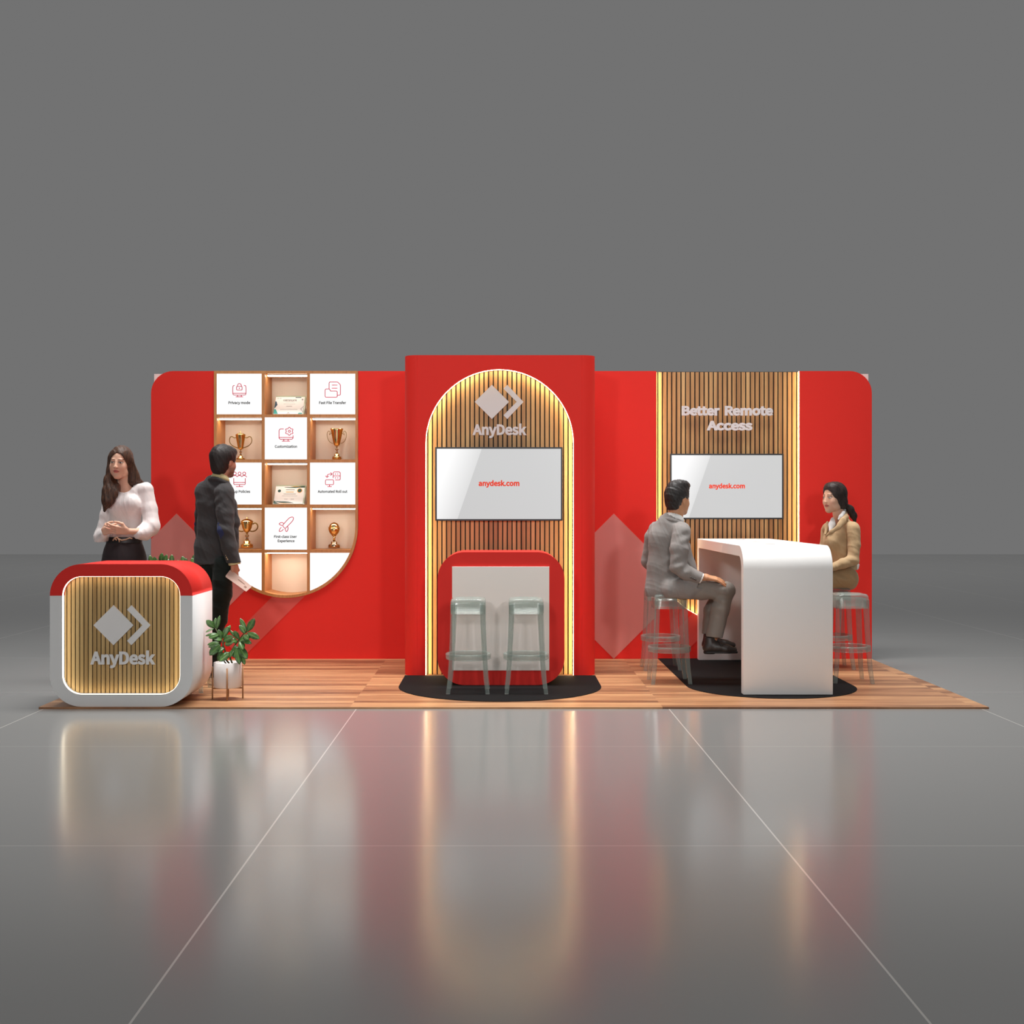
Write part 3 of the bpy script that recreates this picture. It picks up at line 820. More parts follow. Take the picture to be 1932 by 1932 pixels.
# ---- trophies
def trophy(px,pyb,Y,kind,label,cat='trophy'):
    """profile given in photograph pixels above the shelf; k = metres per pixel"""
    k=Y/FPX; c=Vector((XX(px,Y),Y,ZZ(pyb,YW)+.0006))
    t=empty('trophy_cup',c,label=label,cat=cat,group='golden trophies in the lit niches')
    def L(name,prof,mat,n=28): return MB().lathe([(r*k,z*k) for r,z in prof],c,n).build(name,mat,t)
    def H(name,pts,r,mat):
        o=None
        for s in (-1,1):
            MB().tube([c+Vector((s*x*k,0,z*k)) for x,z in smooth_line(pts,2)],r*k,n=8).build(name,mat,t)
    if kind=='lid':
        L('base',[(8,0),(8,2),(5,3),(4.5,5.5),(3,6.5),(2.6,7.5),(0,7.5)],GOLD)
        L('stem',[(2.6,7.4),(1.4,11),(1.2,12),(2.6,13),(2.6,14),(1,15.5),(.9,17.5)],STEEL)
        L('bowl',[(1,17.4),(4.4,19.5),(5.2,22),(7.3,34),(9.3,45),(9.9,46),(9.3,46.8),(0,46.8)],GOLD)
        L('lid',[(9,46.9),(6.5,48.5),(2,49.8),(.8,50.5),(1.2,52),(.4,53.6),(0,53.8)],GOLD)
        H('handle',[(9,41),(12.5,40.5),(16,43.5),(20,42),(21.5,36),(20,30),(14,24.5),(4.6,21.3)],.85,GOLD_DARK)
    elif kind=='open':
        L('base',[(8.6,0),(8.6,5),(5,5.4),(5,9.8),(3,10.6),(2.4,12),(0,12)],GOLD)
        L('stem',[(2.4,11.9),(1.6,15),(1.4,17),(3.2,18),(3.2,19),(1.4,20.5),(1.2,24)],STEEL)
        L('bowl',[(1.2,23.9),(4.5,26),(6,28),(9,42),(11.4,54),(12.6,57.6),(12.1,57.9),(10.6,54),(0,40)],GOLD)
        H('handle',[(10,50),(13.4,46),(14.6,47),(12.5,49.8),(12.5,52.5),(15.5,54),(18.3,50),(18.4,43),(15.5,35),(11,31),(7.2,30)],.5,GOLD_DARK)
    elif kind=='round':
        L('base',[(11.5,0),(11.5,6.3),(8,8.4),(6.5,8.8),(6.5,13),(4,13.6),(0,13.6)],GOLD)
        L('stem',[(3.6,13.5),(2.2,19),(2,21),(4,22),(4,23.3),(2.2,25),(2,28.5)],STEEL)
        L('bowl',[(2,28.4),(5.6,31),(9,38),(10.8,46),(11.4,49),(11,49.6),(0,49.6)],GOLD)
        L('lid',[(12,49.3),(11.6,50.4),(7,53.6),(2,55),(.9,56),(1.3,57),(.3,58.6),(0,58.8)],GOLD)
        H('handle',[(11,44.5),(13.5,47),(17,47),(20.5,43),(20,37),(16,32.5),(11,31),(6.5,31.5)],1.15,GOLD_DARK)
    else:
        L('base',[(10.8,0),(10.8,6),(6,7.6),(6,11.5),(3.6,12.4),(0,12.4)],STEEL)
        L('stem',[(3,12.3),(1.9,18),(3.2,20),(1.8,21),(5,24),(9,29),(10.6,34),(10.9,37),(9.6,37),(0,33)],GOLD)
        L('globe',[(0.2,28)]+[(9.8*math.sin(math.radians(a)),38.4-9.8*math.cos(math.radians(a))) for a in range(30,180,10)]+[(0,48.3)],GOLD)
        L('rim',[(9.9,37),(11,37.6),(11.3,38.4),(11,39.2),(9.7,39.6)],GOLD)
    return t
YTR=YW+.15
trophy(454,865.5,YTR,'lid','gold trophy cup with a small lid and two heart-shaped bronze handles')
trophy(635.5,865.5,YTR,'open','gold open trophy cup with thin wire handles in the right niche')
trophy(466,1035,YTR,'round','gold lidded trophy cup with thick round handles behind the standing man')
trophy(630.5,1035,YTR,'globe','gold globe trophy on a stepped base in the lower right niche')

# ---- certificates leaning in the niches
def certificate(pyb,pyt,which,label):
    zb=ZZ(pyb,YW)+.001; Yb=YW+.06; Yt=YW+.185
    zt=ZZ(pyt,Yt)
    xl,xr=XX(516,Yb),XX(571,Yb)
    t=empty('certificate',((xl+xr)/2,Yb,zb),label=label,cat='certificate')
    d=Vector((0,Yt-Yb,zt-zb)); h=d.length; d.normalize(); n=Vector((0,-d.z,d.y))
    o=Vector((xl,Yb,zb)); w=xr-xl
    def Q(u,v,off=0): return o+Vector((u*w,0,0))+d*(v*h)+n*off
    def slab(name,poly,off,th,mat):
        m=MB(); k=len(poly); vs=[Q(u,v,off) for u,v in poly]+[Q(u,v,off+th) for u,v in poly]
        m.add(vs,[tuple(range(k)),tuple(range(k,2*k))[::-1]]+[(i,(i+1)%k,k+(i+1)%k,k+i) for i in range(k)])
        return m.build(name,mat,t)
    slab('acrylic_block',[(-.015,-.0),(1.055,-.0),(1.04,1.05),(.0,1.05)],-.03,.029,ACRYL)
    pp=slab('sheet',[(0,0.01),(1,0.01),(1,.98),(0,.98)],0,.001,PAPER)
    def bits(name,polys,mat):
        for poly in polys:
            m=MB(); k=len(poly); vs=[Q(u,v,.0012) for u,v in poly]+[Q(u,v,.0018) for u,v in poly]
            m.add(vs,[tuple(range(k)),tuple(range(k,2*k))[::-1]]+[(i,(i+1)%k,k+(i+1)%k,k+i) for i in range(k)])
            m.build(name,mat,pp)
    def bar(u0,u1,v,th=.012): return [(u0,v-th),(u1,v-th),(u1,v+th),(u0,v+th)]
    def disc(u,v,r,n=14): return [(u+r*math.cos(2*PI*i/n),v+r*1.45*math.sin(2*PI*i/n)) for i in range(n)]
    if which==1:
        bits('navy_shape',[[(0.0,.34),(.02,.36),(.09,.53),(.04,.72),(0,.74)],bar(.68,.88,.95,.02)],NAVY)
        bits('teal_shape',[[(0.0,0.02),(.15,0.02),(.06,.27),(0,.28)],[(.83,.02),(.98,.02),(.97,.08),(.86,.08)]],TEAL)
        bits('outline_shape',[[(.9,.3),(1,.47),(1,.44),(.92,.3),(1,.14),(1,.1)],[(.45,.02),(.5,.12),(.55,.02),(.53,.02),(.5,.09),(.47,.02)],disc(.93,.83,.03)],GREYINK)
        bits('printed_line',[bar(.36,.66,.7,.006),bar(.3,.7,.58,.004),bar(.4,.6,.45,.012),bar(.2,.8,.27,.007),bar(.06,.1,.9,.014),bar(.12,.2,.9,.008)],GREYINK)
        tt=text_obj('heading','CERTIFICATE',0,100,0,YW,INK,None,depth=.0006,bold=.01)
        me=tt.data; co=np.zeros(len(me.vertices)*3,dtype=np.float32); me.vertices.foreach_get('co',co); co=co.reshape(-1,3)
        x0,x1,z0,z1=co[:,0].min(),co[:,0].max(),co[:,2].min(),co[:,2].max()
        q0=Q(.27,.74,.0022)
        for v in me.vertices:
            u=(v.co.x-x0)/(x1-x0); w2=(v.co.z-z0)/(z1-z0)
            v.co=Q(.27+.46*u,.745+.085*w2,.0012+(.0008 if v.co.y<YW-.0003 else 0))
        fix(tt,pp)
    else:
        def wave(v0,a,u0,u1,th,sg): 
            up=[(u0+(u1-u0)*i/12, v0(i/12)+th(i/12)) for i in range(13)]
            dn=[(u0+(u1-u0)*i/12, v0(i/12)-th(i/12)) for i in range(13)]
            return up+dn[::-1]
        bits('green_wave',[wave(lambda s:.17-.13*s-.02*math.sin(s*6),0,0.0,.68,lambda s:.006+.035*math.sin(PI*min(1,s*1.02)),1),[(0,.02),(.2,.02),(.05,.12),(0,.2)],wave(lambda s:.93-.02*math.sin(s*5),0,.3,1.0,lambda s:.01+.04*s,1)],DKGREEN)
        bits('gold_wave',[wave(lambda s:.05-.02*s,0,.06,.6,lambda s:.012*math.sin(PI*s)+.002,1),wave(lambda s:.965-.03*s*s,0,.5,1.0,lambda s:.018*math.sin(PI*s)+.002,1),disc(.84,.74,.088),bar(.37,.64,.66,.018)],GOLDINK)
        bits('printed_line',[bar(.36,.66,.79,.018),bar(.3,.72,.55,.014),bar(.25,.78,.45,.006),bar(.34,.46,.27,.007),bar(.56,.68,.27,.007)],GREYINK)
        for poly,o2 in ((disc(.84,.74,.066),.0018),(disc(.14,.72,.055),.0012)):
            b2=MB(); k=len(poly); vs=[Q(u,v,o2) for u,v in poly]+[Q(u,v,o2+.0008) for u,v in poly]
            b2.add(vs,[tuple(range(k)),tuple(range(k,2*k))[::-1]]+[(i,(i+1)%k,k+(i+1)%k,k+i) for i in range(k)])
            b2.build('green_seal',DKGREEN,pp)
    return t
certificate(781,748.5,1,'framed white certificate with teal and navy shapes in the top niche')
certificate(951.3,917,2,'framed certificate with dark green and gold waves in the middle niche')

# ================================================================== centre column
cx0,cx1=XX(764.3,9.55),XX(1122,9.55); CT=ZZ(670,YC); R=.10
sx0,sx1=XX(787,YC),XX(1098,YC)
ax0,ax1=XX(803,YC),XX(1082.3,YC); ar=(ax1-ax0)/2; acx=(ax0+ax1)/2; acz=ZZ(836.5,YC)
cfr=plate('wall_center',[[(sx0+.001,0),(sx0+.001,CT),(sx1-.001,CT),(sx1-.001,0),(ax1,0)]+[(x,z) for x,z in arc(acx,acz,ar,0,180,44)]+[(ax0,0)]],YC,YC+.03,RED)
tag(cfr,kind='structure')
for s,(xa,xb) in ((-1,(cx0,sx0)),(1,(cx1,sx1))):
    # rounded side shell from the seam round to the back wall
    pts=[(xb-.001*(-s) if False else xb+(-.001 if s<0 else .001),YC)]
    n=28
    rx=abs(xb-xa)
    for i in range(n+1):
        a=math.radians(90*i/n); pts.append((xa+s*(-rx)*(1-math.sin(a))*1.0 if False else (xb+s*rx*math.sin(a)), YC+R*(1-math.cos(a))))
    pts.append((xa,YW-.001))
    inner_=[(x-s*.02,y+.02 if y<YC+.05 else y) for x,y in pts]
    vs=[];fs=[];m=len(pts)
    for q in (pts,inner_):
        for z in (0,CT): vs+=[(x,y,z) for x,y in q]
    for i in range(m-1):
        fs+= [(i,i+1,m+i+1,m+i),(2*m+i,3*m+i,3*m+i+1,2*m+i+1),(m+i,m+i+1,3*m+i+1,3*m+i),(i,2*m+i,2*m+i+1,i+1)]
    fs+=[(0,m,3*m,2*m),(m-1,3*m-1,4*m-1,2*m-1)]
    MB().add(vs,fs,False).build('side_shell',RED,cfr)
    MB().box(min(sx0,sx0) if s<0 else sx1-.006, sx0+.006 if s<0 else sx1, YC+.018,YC+.024,0,CT-.001).build('seam_backing',BLACK,cfr)
MB().box(cx0+.022,cx1-.022,YC+.05,YW-.001,CT-.022,CT-.002).build('top_panel',RED,cfr)
# recess with slats and light
YR=YC+.05
cp=empty('slat_panel',(acx,YR,0),label='arched oak slat panel with glowing edge in the red centre column',cat='wall panel')
archtop=lambda x: acz+math.sqrt(max(0,(ar-.002)**2-(x-acx)**2))
S_=slats(803.3,1082,YR,8.82,2.25,archtop,lambda x:.004,phase=-.42)
S_.build('slats',OAK,cp)
plate('backing',[[(ax0-.01,.003),(ax0-.01,acz)]+[(acx-(ar+.01)*math.cos(math.radians(a)),acz+(ar+.01)*math.sin(math.radians(a))) for a in range(5,180,5)]+[(ax1+.01,acz),(ax1+.01,.003)]],YR+.0125,YR+.0145,BLACK,cp)
lp=[(ax0,.004)]+[(x,z) for x,z in arc(acx,acz,ar,180,0,44)]+[(ax1,.004)]
lp=lp[::-1]
led_path(lp,YC+.006,YC+.028,.0018,'led_strip',LED,cp)
def sign_logo(cpx,cpy,hp,Y,mat,parent,depth=.012):
    d,c=logo_pts(XX(cpx,Y),ZZ(cpy,Y),hp*Y/FPX)
    plate('diamond_mark',[d],Y-depth,Y,mat,parent)
    plate('chevron_mark',[c],Y-depth,Y,mat,parent)
YL=YR-.012
lg=empty('lettering',(acx,YL,ZZ(790,YL)),label='raised grey diamond and chevron emblem with name on the centre column',cat='sign')
sign_logo(928,758.5,32.2,YL,LETTER,lg)
text_obj('word','AnyDesk',891.5,993.5,820,YL,LETTER,lg,depth=.012,bold=.017)
tv(821,1061.5,843.5,982.5,YR-.06,909,863,903,980,916.5,'wide wall screen on the arched slats of the red centre column')

# ---- floor mats
def mat_obj(x0,x1,yc,rx,yback,label):
    cxm=(x0+x1)/2; pts=[(x0,yback)]+[(cxm-rx*math.cos(math.radians(a)),yc-rx*1.0*math.sin(math.radians(a))) for a in range(0,181,5)]+[(x1,yback)]
    n=len(pts); vs=[(x,y,.0004) for x,y in pts]+[(x,y,.004) for x,y in pts]
    o=MB().add(vs,[tuple(range(n))[::-1],tuple(range(n,2*n))]+[(i,(i+1)%n,n+(i+1)%n,n+i) for i in range(n)]).build('floor_mat',MAT_BLACK)
    return tag(o,label,'mat')
mat_obj(-.722,.702,8.9,.712,YC-.001,'black round-fronted floor mat in front of the centre column')
mat_obj(1.305,2.485,8.9,.59,YW-.002,'black round-fronted floor mat under the white high table')

# ================================================================== counters
def counter_front(t,x0,x1,z1,y0,y1,R_,b,r_,zs,mats):
    """rounded-square shell: lower U in one colour, upper arch in another; open in the middle"""
    n=12
    O=lambda: None
    ix0,ix1,iz0,iz1=x0+b,x1-b,b,z1-b
    lowO=[(x0,zs)]+arc(x0+R_,R_,R_,180,270,n)+arc(x1-R_,R_,R_,270,360,n)+[(x1,zs)]
    lowI=[(ix0,zs)]+arc(ix0+r_,iz0+r_,r_,180,270,n)+arc(ix1-r_,iz0+r_,r_,270,360,n)+[(ix1,zs)]
    upO=[(x0,zs)]+arc(x0+R_,z1-R_,R_,180,90,n)+arc(x1-R_,z1-R_,R_,90,0,n)+[(x1,zs)]
    upI=[(ix0,zs)]+arc(ix0+r_,iz1-r_,r_,180,90,n)+arc(ix1-r_,iz1-r_,r_,90,0,n)+[(ix1,zs)]
    a=MB().strip(lowO,lowI,y0,y1).build('lower_shell',mats[0],t)
    c=MB().strip(upO,upI,y0,y1).build('upper_shell',mats[1],t)
    for o in (a,c):
        for p in o.data.polygons: p.use_smooth = abs(p.normal.y)<.5
    return ix0,ix1,iz0,iz1
# reception counter
Yc=7.985
x0,x1=XX(94,Yc),XX(363,Yc); z1=.902
ct=empty('reception_counter',((x0+x1)/2,Yc,0),label='square rounded white reception counter with red top and oak slat front',cat='counter')
ix0,ix1,iz0,iz1=counter_front(ct,x0,x1,z1,Yc,Yc+.55,.2,.0775,.122,.7025,(COUNTER_WHITE,RED_COUNTER))
ys=Yc+.045; r_=.122
def topc(x):
    if x<ix0+r_: return iz1-r_+math.sqrt(max(0,r_*r_-(x-ix0-r_)**2))
    if x>ix1-r_: return iz1-r_+math.sqrt(max(0,r_*r_-(x-ix1+r_)**2))
    return iz1
def botc(x): return iz0+(iz1-topc(x))
mb=MB(); p=.02722; g=.0060; x=ix0-.35*p
while x<ix1:
    a=max(x,ix0+.001); b=min(x+p-g,ix1-.001)
    if b-a>.003:
        # curved ends get a few steps
        n=4; top=[];bot=[]
        for i in range(n+1):
            xx=a+(b-a)*i/n; top.append((xx,topc(xx)-.001)); bot.append((xx,botc(xx)+.001))
        mb.strip(top,bot,ys,ys+.01)
    x+=p
mb.build('slats',OAK_COUNTER,ct)
bk=rrect(ix0+.0005,ix1-.0005,iz0+.0005,iz1-.0005,r_,12)
plate('backing',[bk],ys+.0105,ys+.02,BLACK,ct)
ring=rrect(ix0,ix1,iz0,iz1,r_,12); 
rin=rrect(ix0+.002,ix1-.002,iz0+.002,iz1-.002,r_-.002,12)
ring2=rrect(ix0+.0006,ix1-.0006,iz0+.0006,iz1-.0006,r_-.0006,12)
MB().strip(ring2,rin,Yc+.004,Yc+.024,closed=True).build('led_strip',LED_COUNTER,ct)
lg=empty('lettering',((x0+x1)/2,ys-.012,.35),label='raised pale grey emblem and name on the reception counter front',cat='sign')
sign_logo(215,1179.3,37.6,ys-.001,LOGO_GREY,lg,depth=.012)
text_obj('word','AnyDesk',171,293.5,1252,ys-.001-.012,LOGO_GREY,lg,depth=.012,bold=.017)
# centre counter
Yd=8.925
x0,x1=XX(825.5,Yd),XX(1065,Yd); z1=.945
pc=empty('bar_counter',((x0+x1)/2,Yd,0),label='red rounded bar counter with off-white board in front of the centre column',cat='counter')
o=rrect(x0,x1,.005,z1,.19,14)
bd=plate('body',[o],Yd,Yd+.42,RED_COUNTER,pc)
for q in bd.data.polygons: q.use_smooth = abs(q.normal.y)<.5
bxa,bxb,bza,bzb=XX(853,Yd-.012),XX(1036.3,Yd-.012),ZZ(1265,Yd-.012),ZZ(1069,Yd-.012)
MB().box(bxa,bxb,Yd-.012,Yd-.0005,bza,bzb).build('front_board',BOARD,pc,bevel=.001)

# ---- white high table (waterfall shape along the depth)
Ya,Yb2=8.468,10.46
tx0,tx1=XX(1402.5,Ya),XX(1571.5,Ya); TH=1.002; Rt=.155; th=.075
tb=empty('high_table',((tx0+tx1)/2,(Ya+Yb2)/2,0),label='glossy white high table with rounded ends standing on the black mat',cat='table')
def yz_strip(A,B,x0,x1):
    m=MB().strip([(y,z) for y,z in A],[(y,z) for y,z in B],x0,x1)   # (x,z)=(y,z), extruded along x
    m.v=[(v[1],v[0],v[2]) for v in m.v]
    return m
n=14
A=[(Ya,.0045)]+arc(Ya+Rt,TH-Rt,Rt,180,90,n)+[(Yb2-.2,TH),(Yb2,TH),(Yb2,.0045)]
ri=Rt-th*.9
B=[(Ya+th,.0045)]+arc(Ya+th+ri,TH-th-ri,ri,180,90,n)+[(Yb2-.2,TH-th),(Yb2-th,TH-th),(Yb2-th,.0045)]
ob=yz_strip(A,B,tx0,tx1).build('table_body',WHITE,tb,bevel=.003)
for q in ob.data.polygons: q.use_smooth = abs(q.normal.x)<.5
for i,(px,py) in enumerate(((1397,1018),(1424,1022.3),(1452,1026.3))):
    Yq=(HC-TH)*FPX/(py-VY); xq=XX(px,Yq)
    MB().box(xq-.034,xq+.034,Yq-.028,Yq+.028,TH+.0002,TH+.0025).build('cable_port',PLATE_GREY,tb)

# ---- clear stools
def make_stool():
    t=empty('bar_stool',(0,0,0))
    Hs=.638; w=.118
    m=MB()
    # seat: rounded square with a raised rim and a shallow dish
    def sq(r,z,rr,n=6):
        pts=[]
        for (cx_,cy_,a0) in ((1,1,0),(-1,1,90),(-1,-1,180),(1,-1,270)):
            for i in range(n+1):
                a=math.radians(a0+90*i/n); pts.append((cx_*(r-rr)+rr*math.cos(a),cy_*(r-rr)+rr*math.sin(a),z))
        return pts
    loops=[sq(.116,.535,.03),sq(.118,.56,.03),sq(.118,Hs-.02,.035),sq(.112,Hs-.004,.045),sq(.1,Hs,.06),sq(.085,Hs-.002,.07),sq(.075,Hs-.012,.07),sq(.02,Hs-.014,.02)]
    N_=len(loops[0]); vs=[p for l in loops for p in l]; fs=[]
    for i in range(len(loops)-1):
        for k in range(N_): fs.append((i*N_+k,i*N_+(k+1)%N_,(i+1)*N_+(k+1)%N_,(i+1)*N_+k))
    fs.append(tuple(range((len(loops)-1)*N_,len(loops)*N_)))
    inner2=[sq(.104,.535,.024),sq(.104,Hs-.03,.03)]
    b0=len(vs); vs+=[p for l in inner2 for p in l]
    for k in range(N_):
        k2=(k+1)%N_
        fs.append((k2,k,b0+k,b0+k2)); fs.append((b0+k2,b0+k,b0+N_+k,b0+N_+k2))
    fs.append(tuple(range(b0+N_,b0+2*N_))[::-1])
    m.add(vs,fs,True); m.build('seat',GHOST,t)
    for sx in (-1,1):
        for sy in (-1,1):
            l=MB(); prof=[(.6,.099,.019),(.50,.100,.018),(.35,.106,.0165),(.2,.114,.0155),(.09,.122,.0145),(.02,.131,.0135),(.0006,.133,.0135)]
            vs=[];fs=[]
            for z,c,r in prof:
                vs+=[(sx*c+dx*r,sy*c+dy*r,z) for dx,dy in ((-1,-.6),(-.6,-1),(.6,-1),(1,-.6),(1,.6),(.6,1),(-.6,1),(-1,.6))]
            for i in range(len(prof)-1):
                for k in range(8): fs.append((i*8+k,i*8+(k+1)%8,(i+1)*8+(k+1)%8,(i+1)*8+k))
            fs.append(tuple(range(8))[::-1]); fs.append(tuple(range(48,56)))
            l.add(vs,fs); l.build('leg',GHOST,t,bevel=None)
    rp=[(.150,.222),(.154,.225),(.155,.258),(.151,.262),(.132,.262),(.130,.256),(.130,.226),(.134,.222),(.150,.222)]
    rg=MB(); n=40; vs=[]
    rp=rp[:-1]
    for r,z in rp:
        for k in range(n):
            a=2*PI*k/n; f=1.0
            vs.append((r*math.cos(a)*f,r*math.sin(a)*f,z))
    fs=[]
    for i in range(len(rp)):
        j=(i+1)%len(rp)
        for k in range(n): fs.append((i*n+k,i*n+(k+1)%n,j*n+(k+1)%n,j*n+k))
    rg.add(vs,fs,True).build('foot_ring',GHOST,t)
    return t
proto=make_stool()
def copy_tree(o,parent=None):
    c=o.copy(); COL.objects.link(c)
    if parent is not None: c.parent=parent
    for ch in list(o.children): copy_tree(ch,c)
    return c
st=[(-.226,8.63,'clear plastic bar stool, left of the pair before the red bar counter'),
    (.168,8.63,'clear plastic bar stool, right of the pair before the red bar counter'),
    (XX(1267.5,8.97),9.11,'clear plastic bar stool under the man in the light grey suit'),
    (XX(1250.5,9.73),9.87,'clear plastic bar stool behind the seated man, nearer the red wall'),
    (XX(1611.5,9.01),9.15,'empty clear plastic bar stool at the right of the table, nearest the front'),
    (XX(1579,9.79),9.93,'clear plastic bar stool under the woman in the beige jacket'),
    (-2.175,8.72,'clear plastic bar stool mostly hidden behind the reception counter')]
for i,(x,y,lab) in enumerate(st):
    o=proto if i==0 else copy_tree(proto)
    zz=.0045 if i in (0,1) else .0006
    o.location=(x,y,zz); o['label']=lab; o['category']='stool'; o['group']='clear bar stools'

# ---- plants
def leaf(mb,cols,a,b,w,up,fold=.25,droop=.12):
    """a leaf blade from a to b; w = full width"""
    a=Vector(a); b=Vector(b); d=(b-a); L_=d.length; d.normalize()
    s=d.cross(Vector(up)).normalized(); nrm=s.cross(d).normalized()
    n=8; vs=[]; base=len(mb.v); cc=[]
    for i in range(n+1):
        t=i/n; hw_=w/2*(math.sin(PI*t**1.12)**.62 if 0<t<1 else 0.02)
        c=a+d*(L_*t)+nrm*(-droop*L_*t*t+droop*L_*.5*t)
        for k,f in enumerate((-1,-.12,0,.12,1)):
            vs.append(c+s*(hw_*f)+nrm*(abs(f)*hw_*fold)); cc.append(1.0 if f==0 else (.35 if abs(f)<.2 else (.0 if i%2 else .18)))
    fs=[]
    for i in range(n):
        for k in range(4): fs.append((i*5+k,i*5+k+1,(i+1)*5+k+1,(i+1)*5+k))
    mb.add(vs,fs,True); cols+=cc
def foliage(mb,cols,parent):
    o=mb.build('foliage',LEAF,parent,recalc=False)
    ca=o.data.color_attributes.new('Col','FLOAT_COLOR','POINT')
    arr=np.ones((len(cols),4),dtype=np.float32); arr[:,:3]=np.array(cols)[:,None]
    ca.data.foreach_set('color',arr.ravel())
    so=o.modifiers.new('thick','SOLIDIFY'); so.thickness=.0012
    return o
YPL=8.32
rnd=random.Random(3)
pcx=XX(429.5,YPL)
pz0,pz1=ZZ(1296.5,YPL),ZZ(1249,YPL); pr=XX(455.5,YPL)-pcx
plant=empty('potted_plant',(pcx,YPL,0),label='leafy green plant in a white pot on a thin tan stand beside the reception counter',cat='plant')
MB().lathe([(pr-.008,pz0),(pr,pz0+.006),(pr,pz1-.002),(pr-.003,pz1),(pr-.010,pz1),(pr-.012,pz1-.02),(0,pz1-.02)],(pcx,YPL,0),40).build('pot',POT,plant)
MB().lathe([(pr-.0125,pz1-.019),(0,pz1-.012)],(pcx,YPL,0),24).build('soil',SOIL,plant)
stn=MB()
for a in (100,10,190,280):
    ca,sa=math.cos(math.radians(a)),math.sin(math.radians(a)); R0=pr+.007
    stn=MB().tube([(pcx+R0*ca,YPL+R0*sa,.0006),(pcx+R0*ca,YPL+R0*sa,pz1-.03 if a!=280 else pz1-.03)],.0052,n=8)
    stn.build('stand_leg',POT_STAND,plant)
cr_=MB()
for a in (100,10):
    ca,sa=math.cos(math.radians(a)),math.sin(math.radians(a)); R0=pr+.007
    cr_.tube([(pcx-R0*ca,YPL-R0*sa,pz0-.006),(pcx+R0*ca,YPL+R0*sa,pz0-.006)],.0052,n=6)
cr_.build('stand_cross',POT_STAND,plant)
q=pt(360,1100,8.05)
def LP(x,y,dy): 
    a,b=q(x,y); return P(a,b,YPL+dy)
stems=MB()
stems.tube([Vector((pcx+.02,YPL,pz1-.02)),LP(520,1150,0),LP(520,1030,-.02),LP(480,900,-.01),LP(400,740,.01),LP(370,680,.02)],[.006,.006,.0055,.005,.004,.003],n=6)
stems.tube([Vector((pcx+.035,YPL,pz1-.02)),LP(600,1150,0),LP(600,1060,.0),LP(680,930,.02),LP(780,800,.01),LP(860,700,0)],[.006,.006,.0055,.005,.004,.003],n=6)
stems.tube([Vector((pcx-.01,YPL+.02,pz1-.02)),LP(480,1150,.03),LP(470,1000,.05),LP(540,780,.06),LP(570,700,.06)],[.005,.005,.0045,.004,.003],n=6)
stems.build('stem',STEMM,plant)
LV=[(360,680,235,565,92,-.02),(370,690,375,528,60,.01),(390,705,440,493,58,.0),(350,690,222,745,36,-.04),(400,762,222,800,42,-.05),(425,785,272,832,78,-.06),(470,870,418,705,80,-.01),(478,845,575,655,85,.01),(480,865,338,845,78,-.05),(440,900,248,935,60,-.02),(445,925,265,973,60,-.04),(450,935,283,1095,118,-.06),(485,880,640,812,100,-.05),(515,930,640,900,95,-.06),(510,975,395,1045,90,-.05),(600,1050,430,1185,128,-.07),(470,990,405,1190,60,-.02),(845,765,750,530,72,.02),(850,745,968,540,98,-.02),(850,755,1042,842,92,-.06),(825,775,738,635,72,.0),(735,860,655,725,74,-.03),(725,860,572,698,40,.03),(725,885,905,815,95,-.04),(760,865,922,915,82,-.05),(745,880,795,1010,95,-.06),(690,950,742,1232,112,-.08),(720,955,855,1150,118,-.07),(680,945,648,1135,88,-.04),(760,1080,822,1240,64,-.03),(705,870,628,885,92,-.05),(560,760,598,635,40,.04),(800,790,880,860,90,-.05),(540,960,610,860,90,-.02),(640,1010,590,1130,80,-.05)]
mb=MB(); cols=[]
for (xa,ya,xb,yb,w,dy) in LV:
    up=Vector((rnd.uniform(-.4,.4),-1,rnd.uniform(.2,.9)))
    leaf(mb,cols,LP(xa,ya,dy*.3),LP(xb,yb,dy),w/8.05*YPL/FPX*1.05,up,fold=.22,droop=.1)
foliage(mb,cols,plant)
# a long planter behind the reception counter, only its top leaves show
Yp=9.95; xa,xb=XX(284,Yp),XX(366,Yp); X=(xa+xb)/2
t=empty('planter',(X,Yp,0),label='long white planter of dark green leafy plants behind the reception counter',cat='plant')
MB().box(xa-.02,xb+.02,Yp-.11,Yp+.11,.0006,.38).build('planter_box',POT,t,bevel=.01)
MB().box(xa-.005,xb+.005,Yp-.095,Yp+.095,.3801,.384).build('soil',SOIL,t)
rn=random.Random(21); sm=MB(); mb=MB(); cols=[]
for (tpx,tpy,hgt) in ((283,1047,0),(296,1055,0),(305,1043,0),(314,1046,.02),(324,1046,0),(344,1049,.02),(352,1053,0),(366,1046,0),(362,1052,.03),(335,1056,0),(290,1050,.03)):
    tip=P(tpx,tpy,Yp+rn.uniform(-.06,.06))
    r0=tip+Vector((rn.uniform(-.04,.04),0,-.10)); base=Vector((min(max(tip.x+rn.uniform(-.05,.05),xa),xb),Yp+rn.uniform(-.05,.05),.384))
    sm.tube([base,(base+r0)/2+Vector((.01,0,0)),r0],[.006,.005,.003],n=6)
    leaf(mb,cols,r0,tip,rn.uniform(.035,.05),Vector((rn.uniform(-.4,.4),-1,.4)),.2,.12)
    for k in range(8):
        aa=rn.uniform(0,2*PI); el=rn.uniform(-.1,.7); z=.055*k
        b0=r0+(base-r0)*(.09*k); dv=Vector((math.cos(aa)*math.cos(el),math.sin(aa)*math.cos(el)*.7,math.sin(el)))
        leaf(mb,cols,b0,b0+dv*rn.uniform(.07,.1),rn.uniform(.035,.05),Vector((rn.uniform(-.3,.3),-1,.5)),.2,.15)
sm.build('stem',STEMM,t); foliage(mb,cols,t)
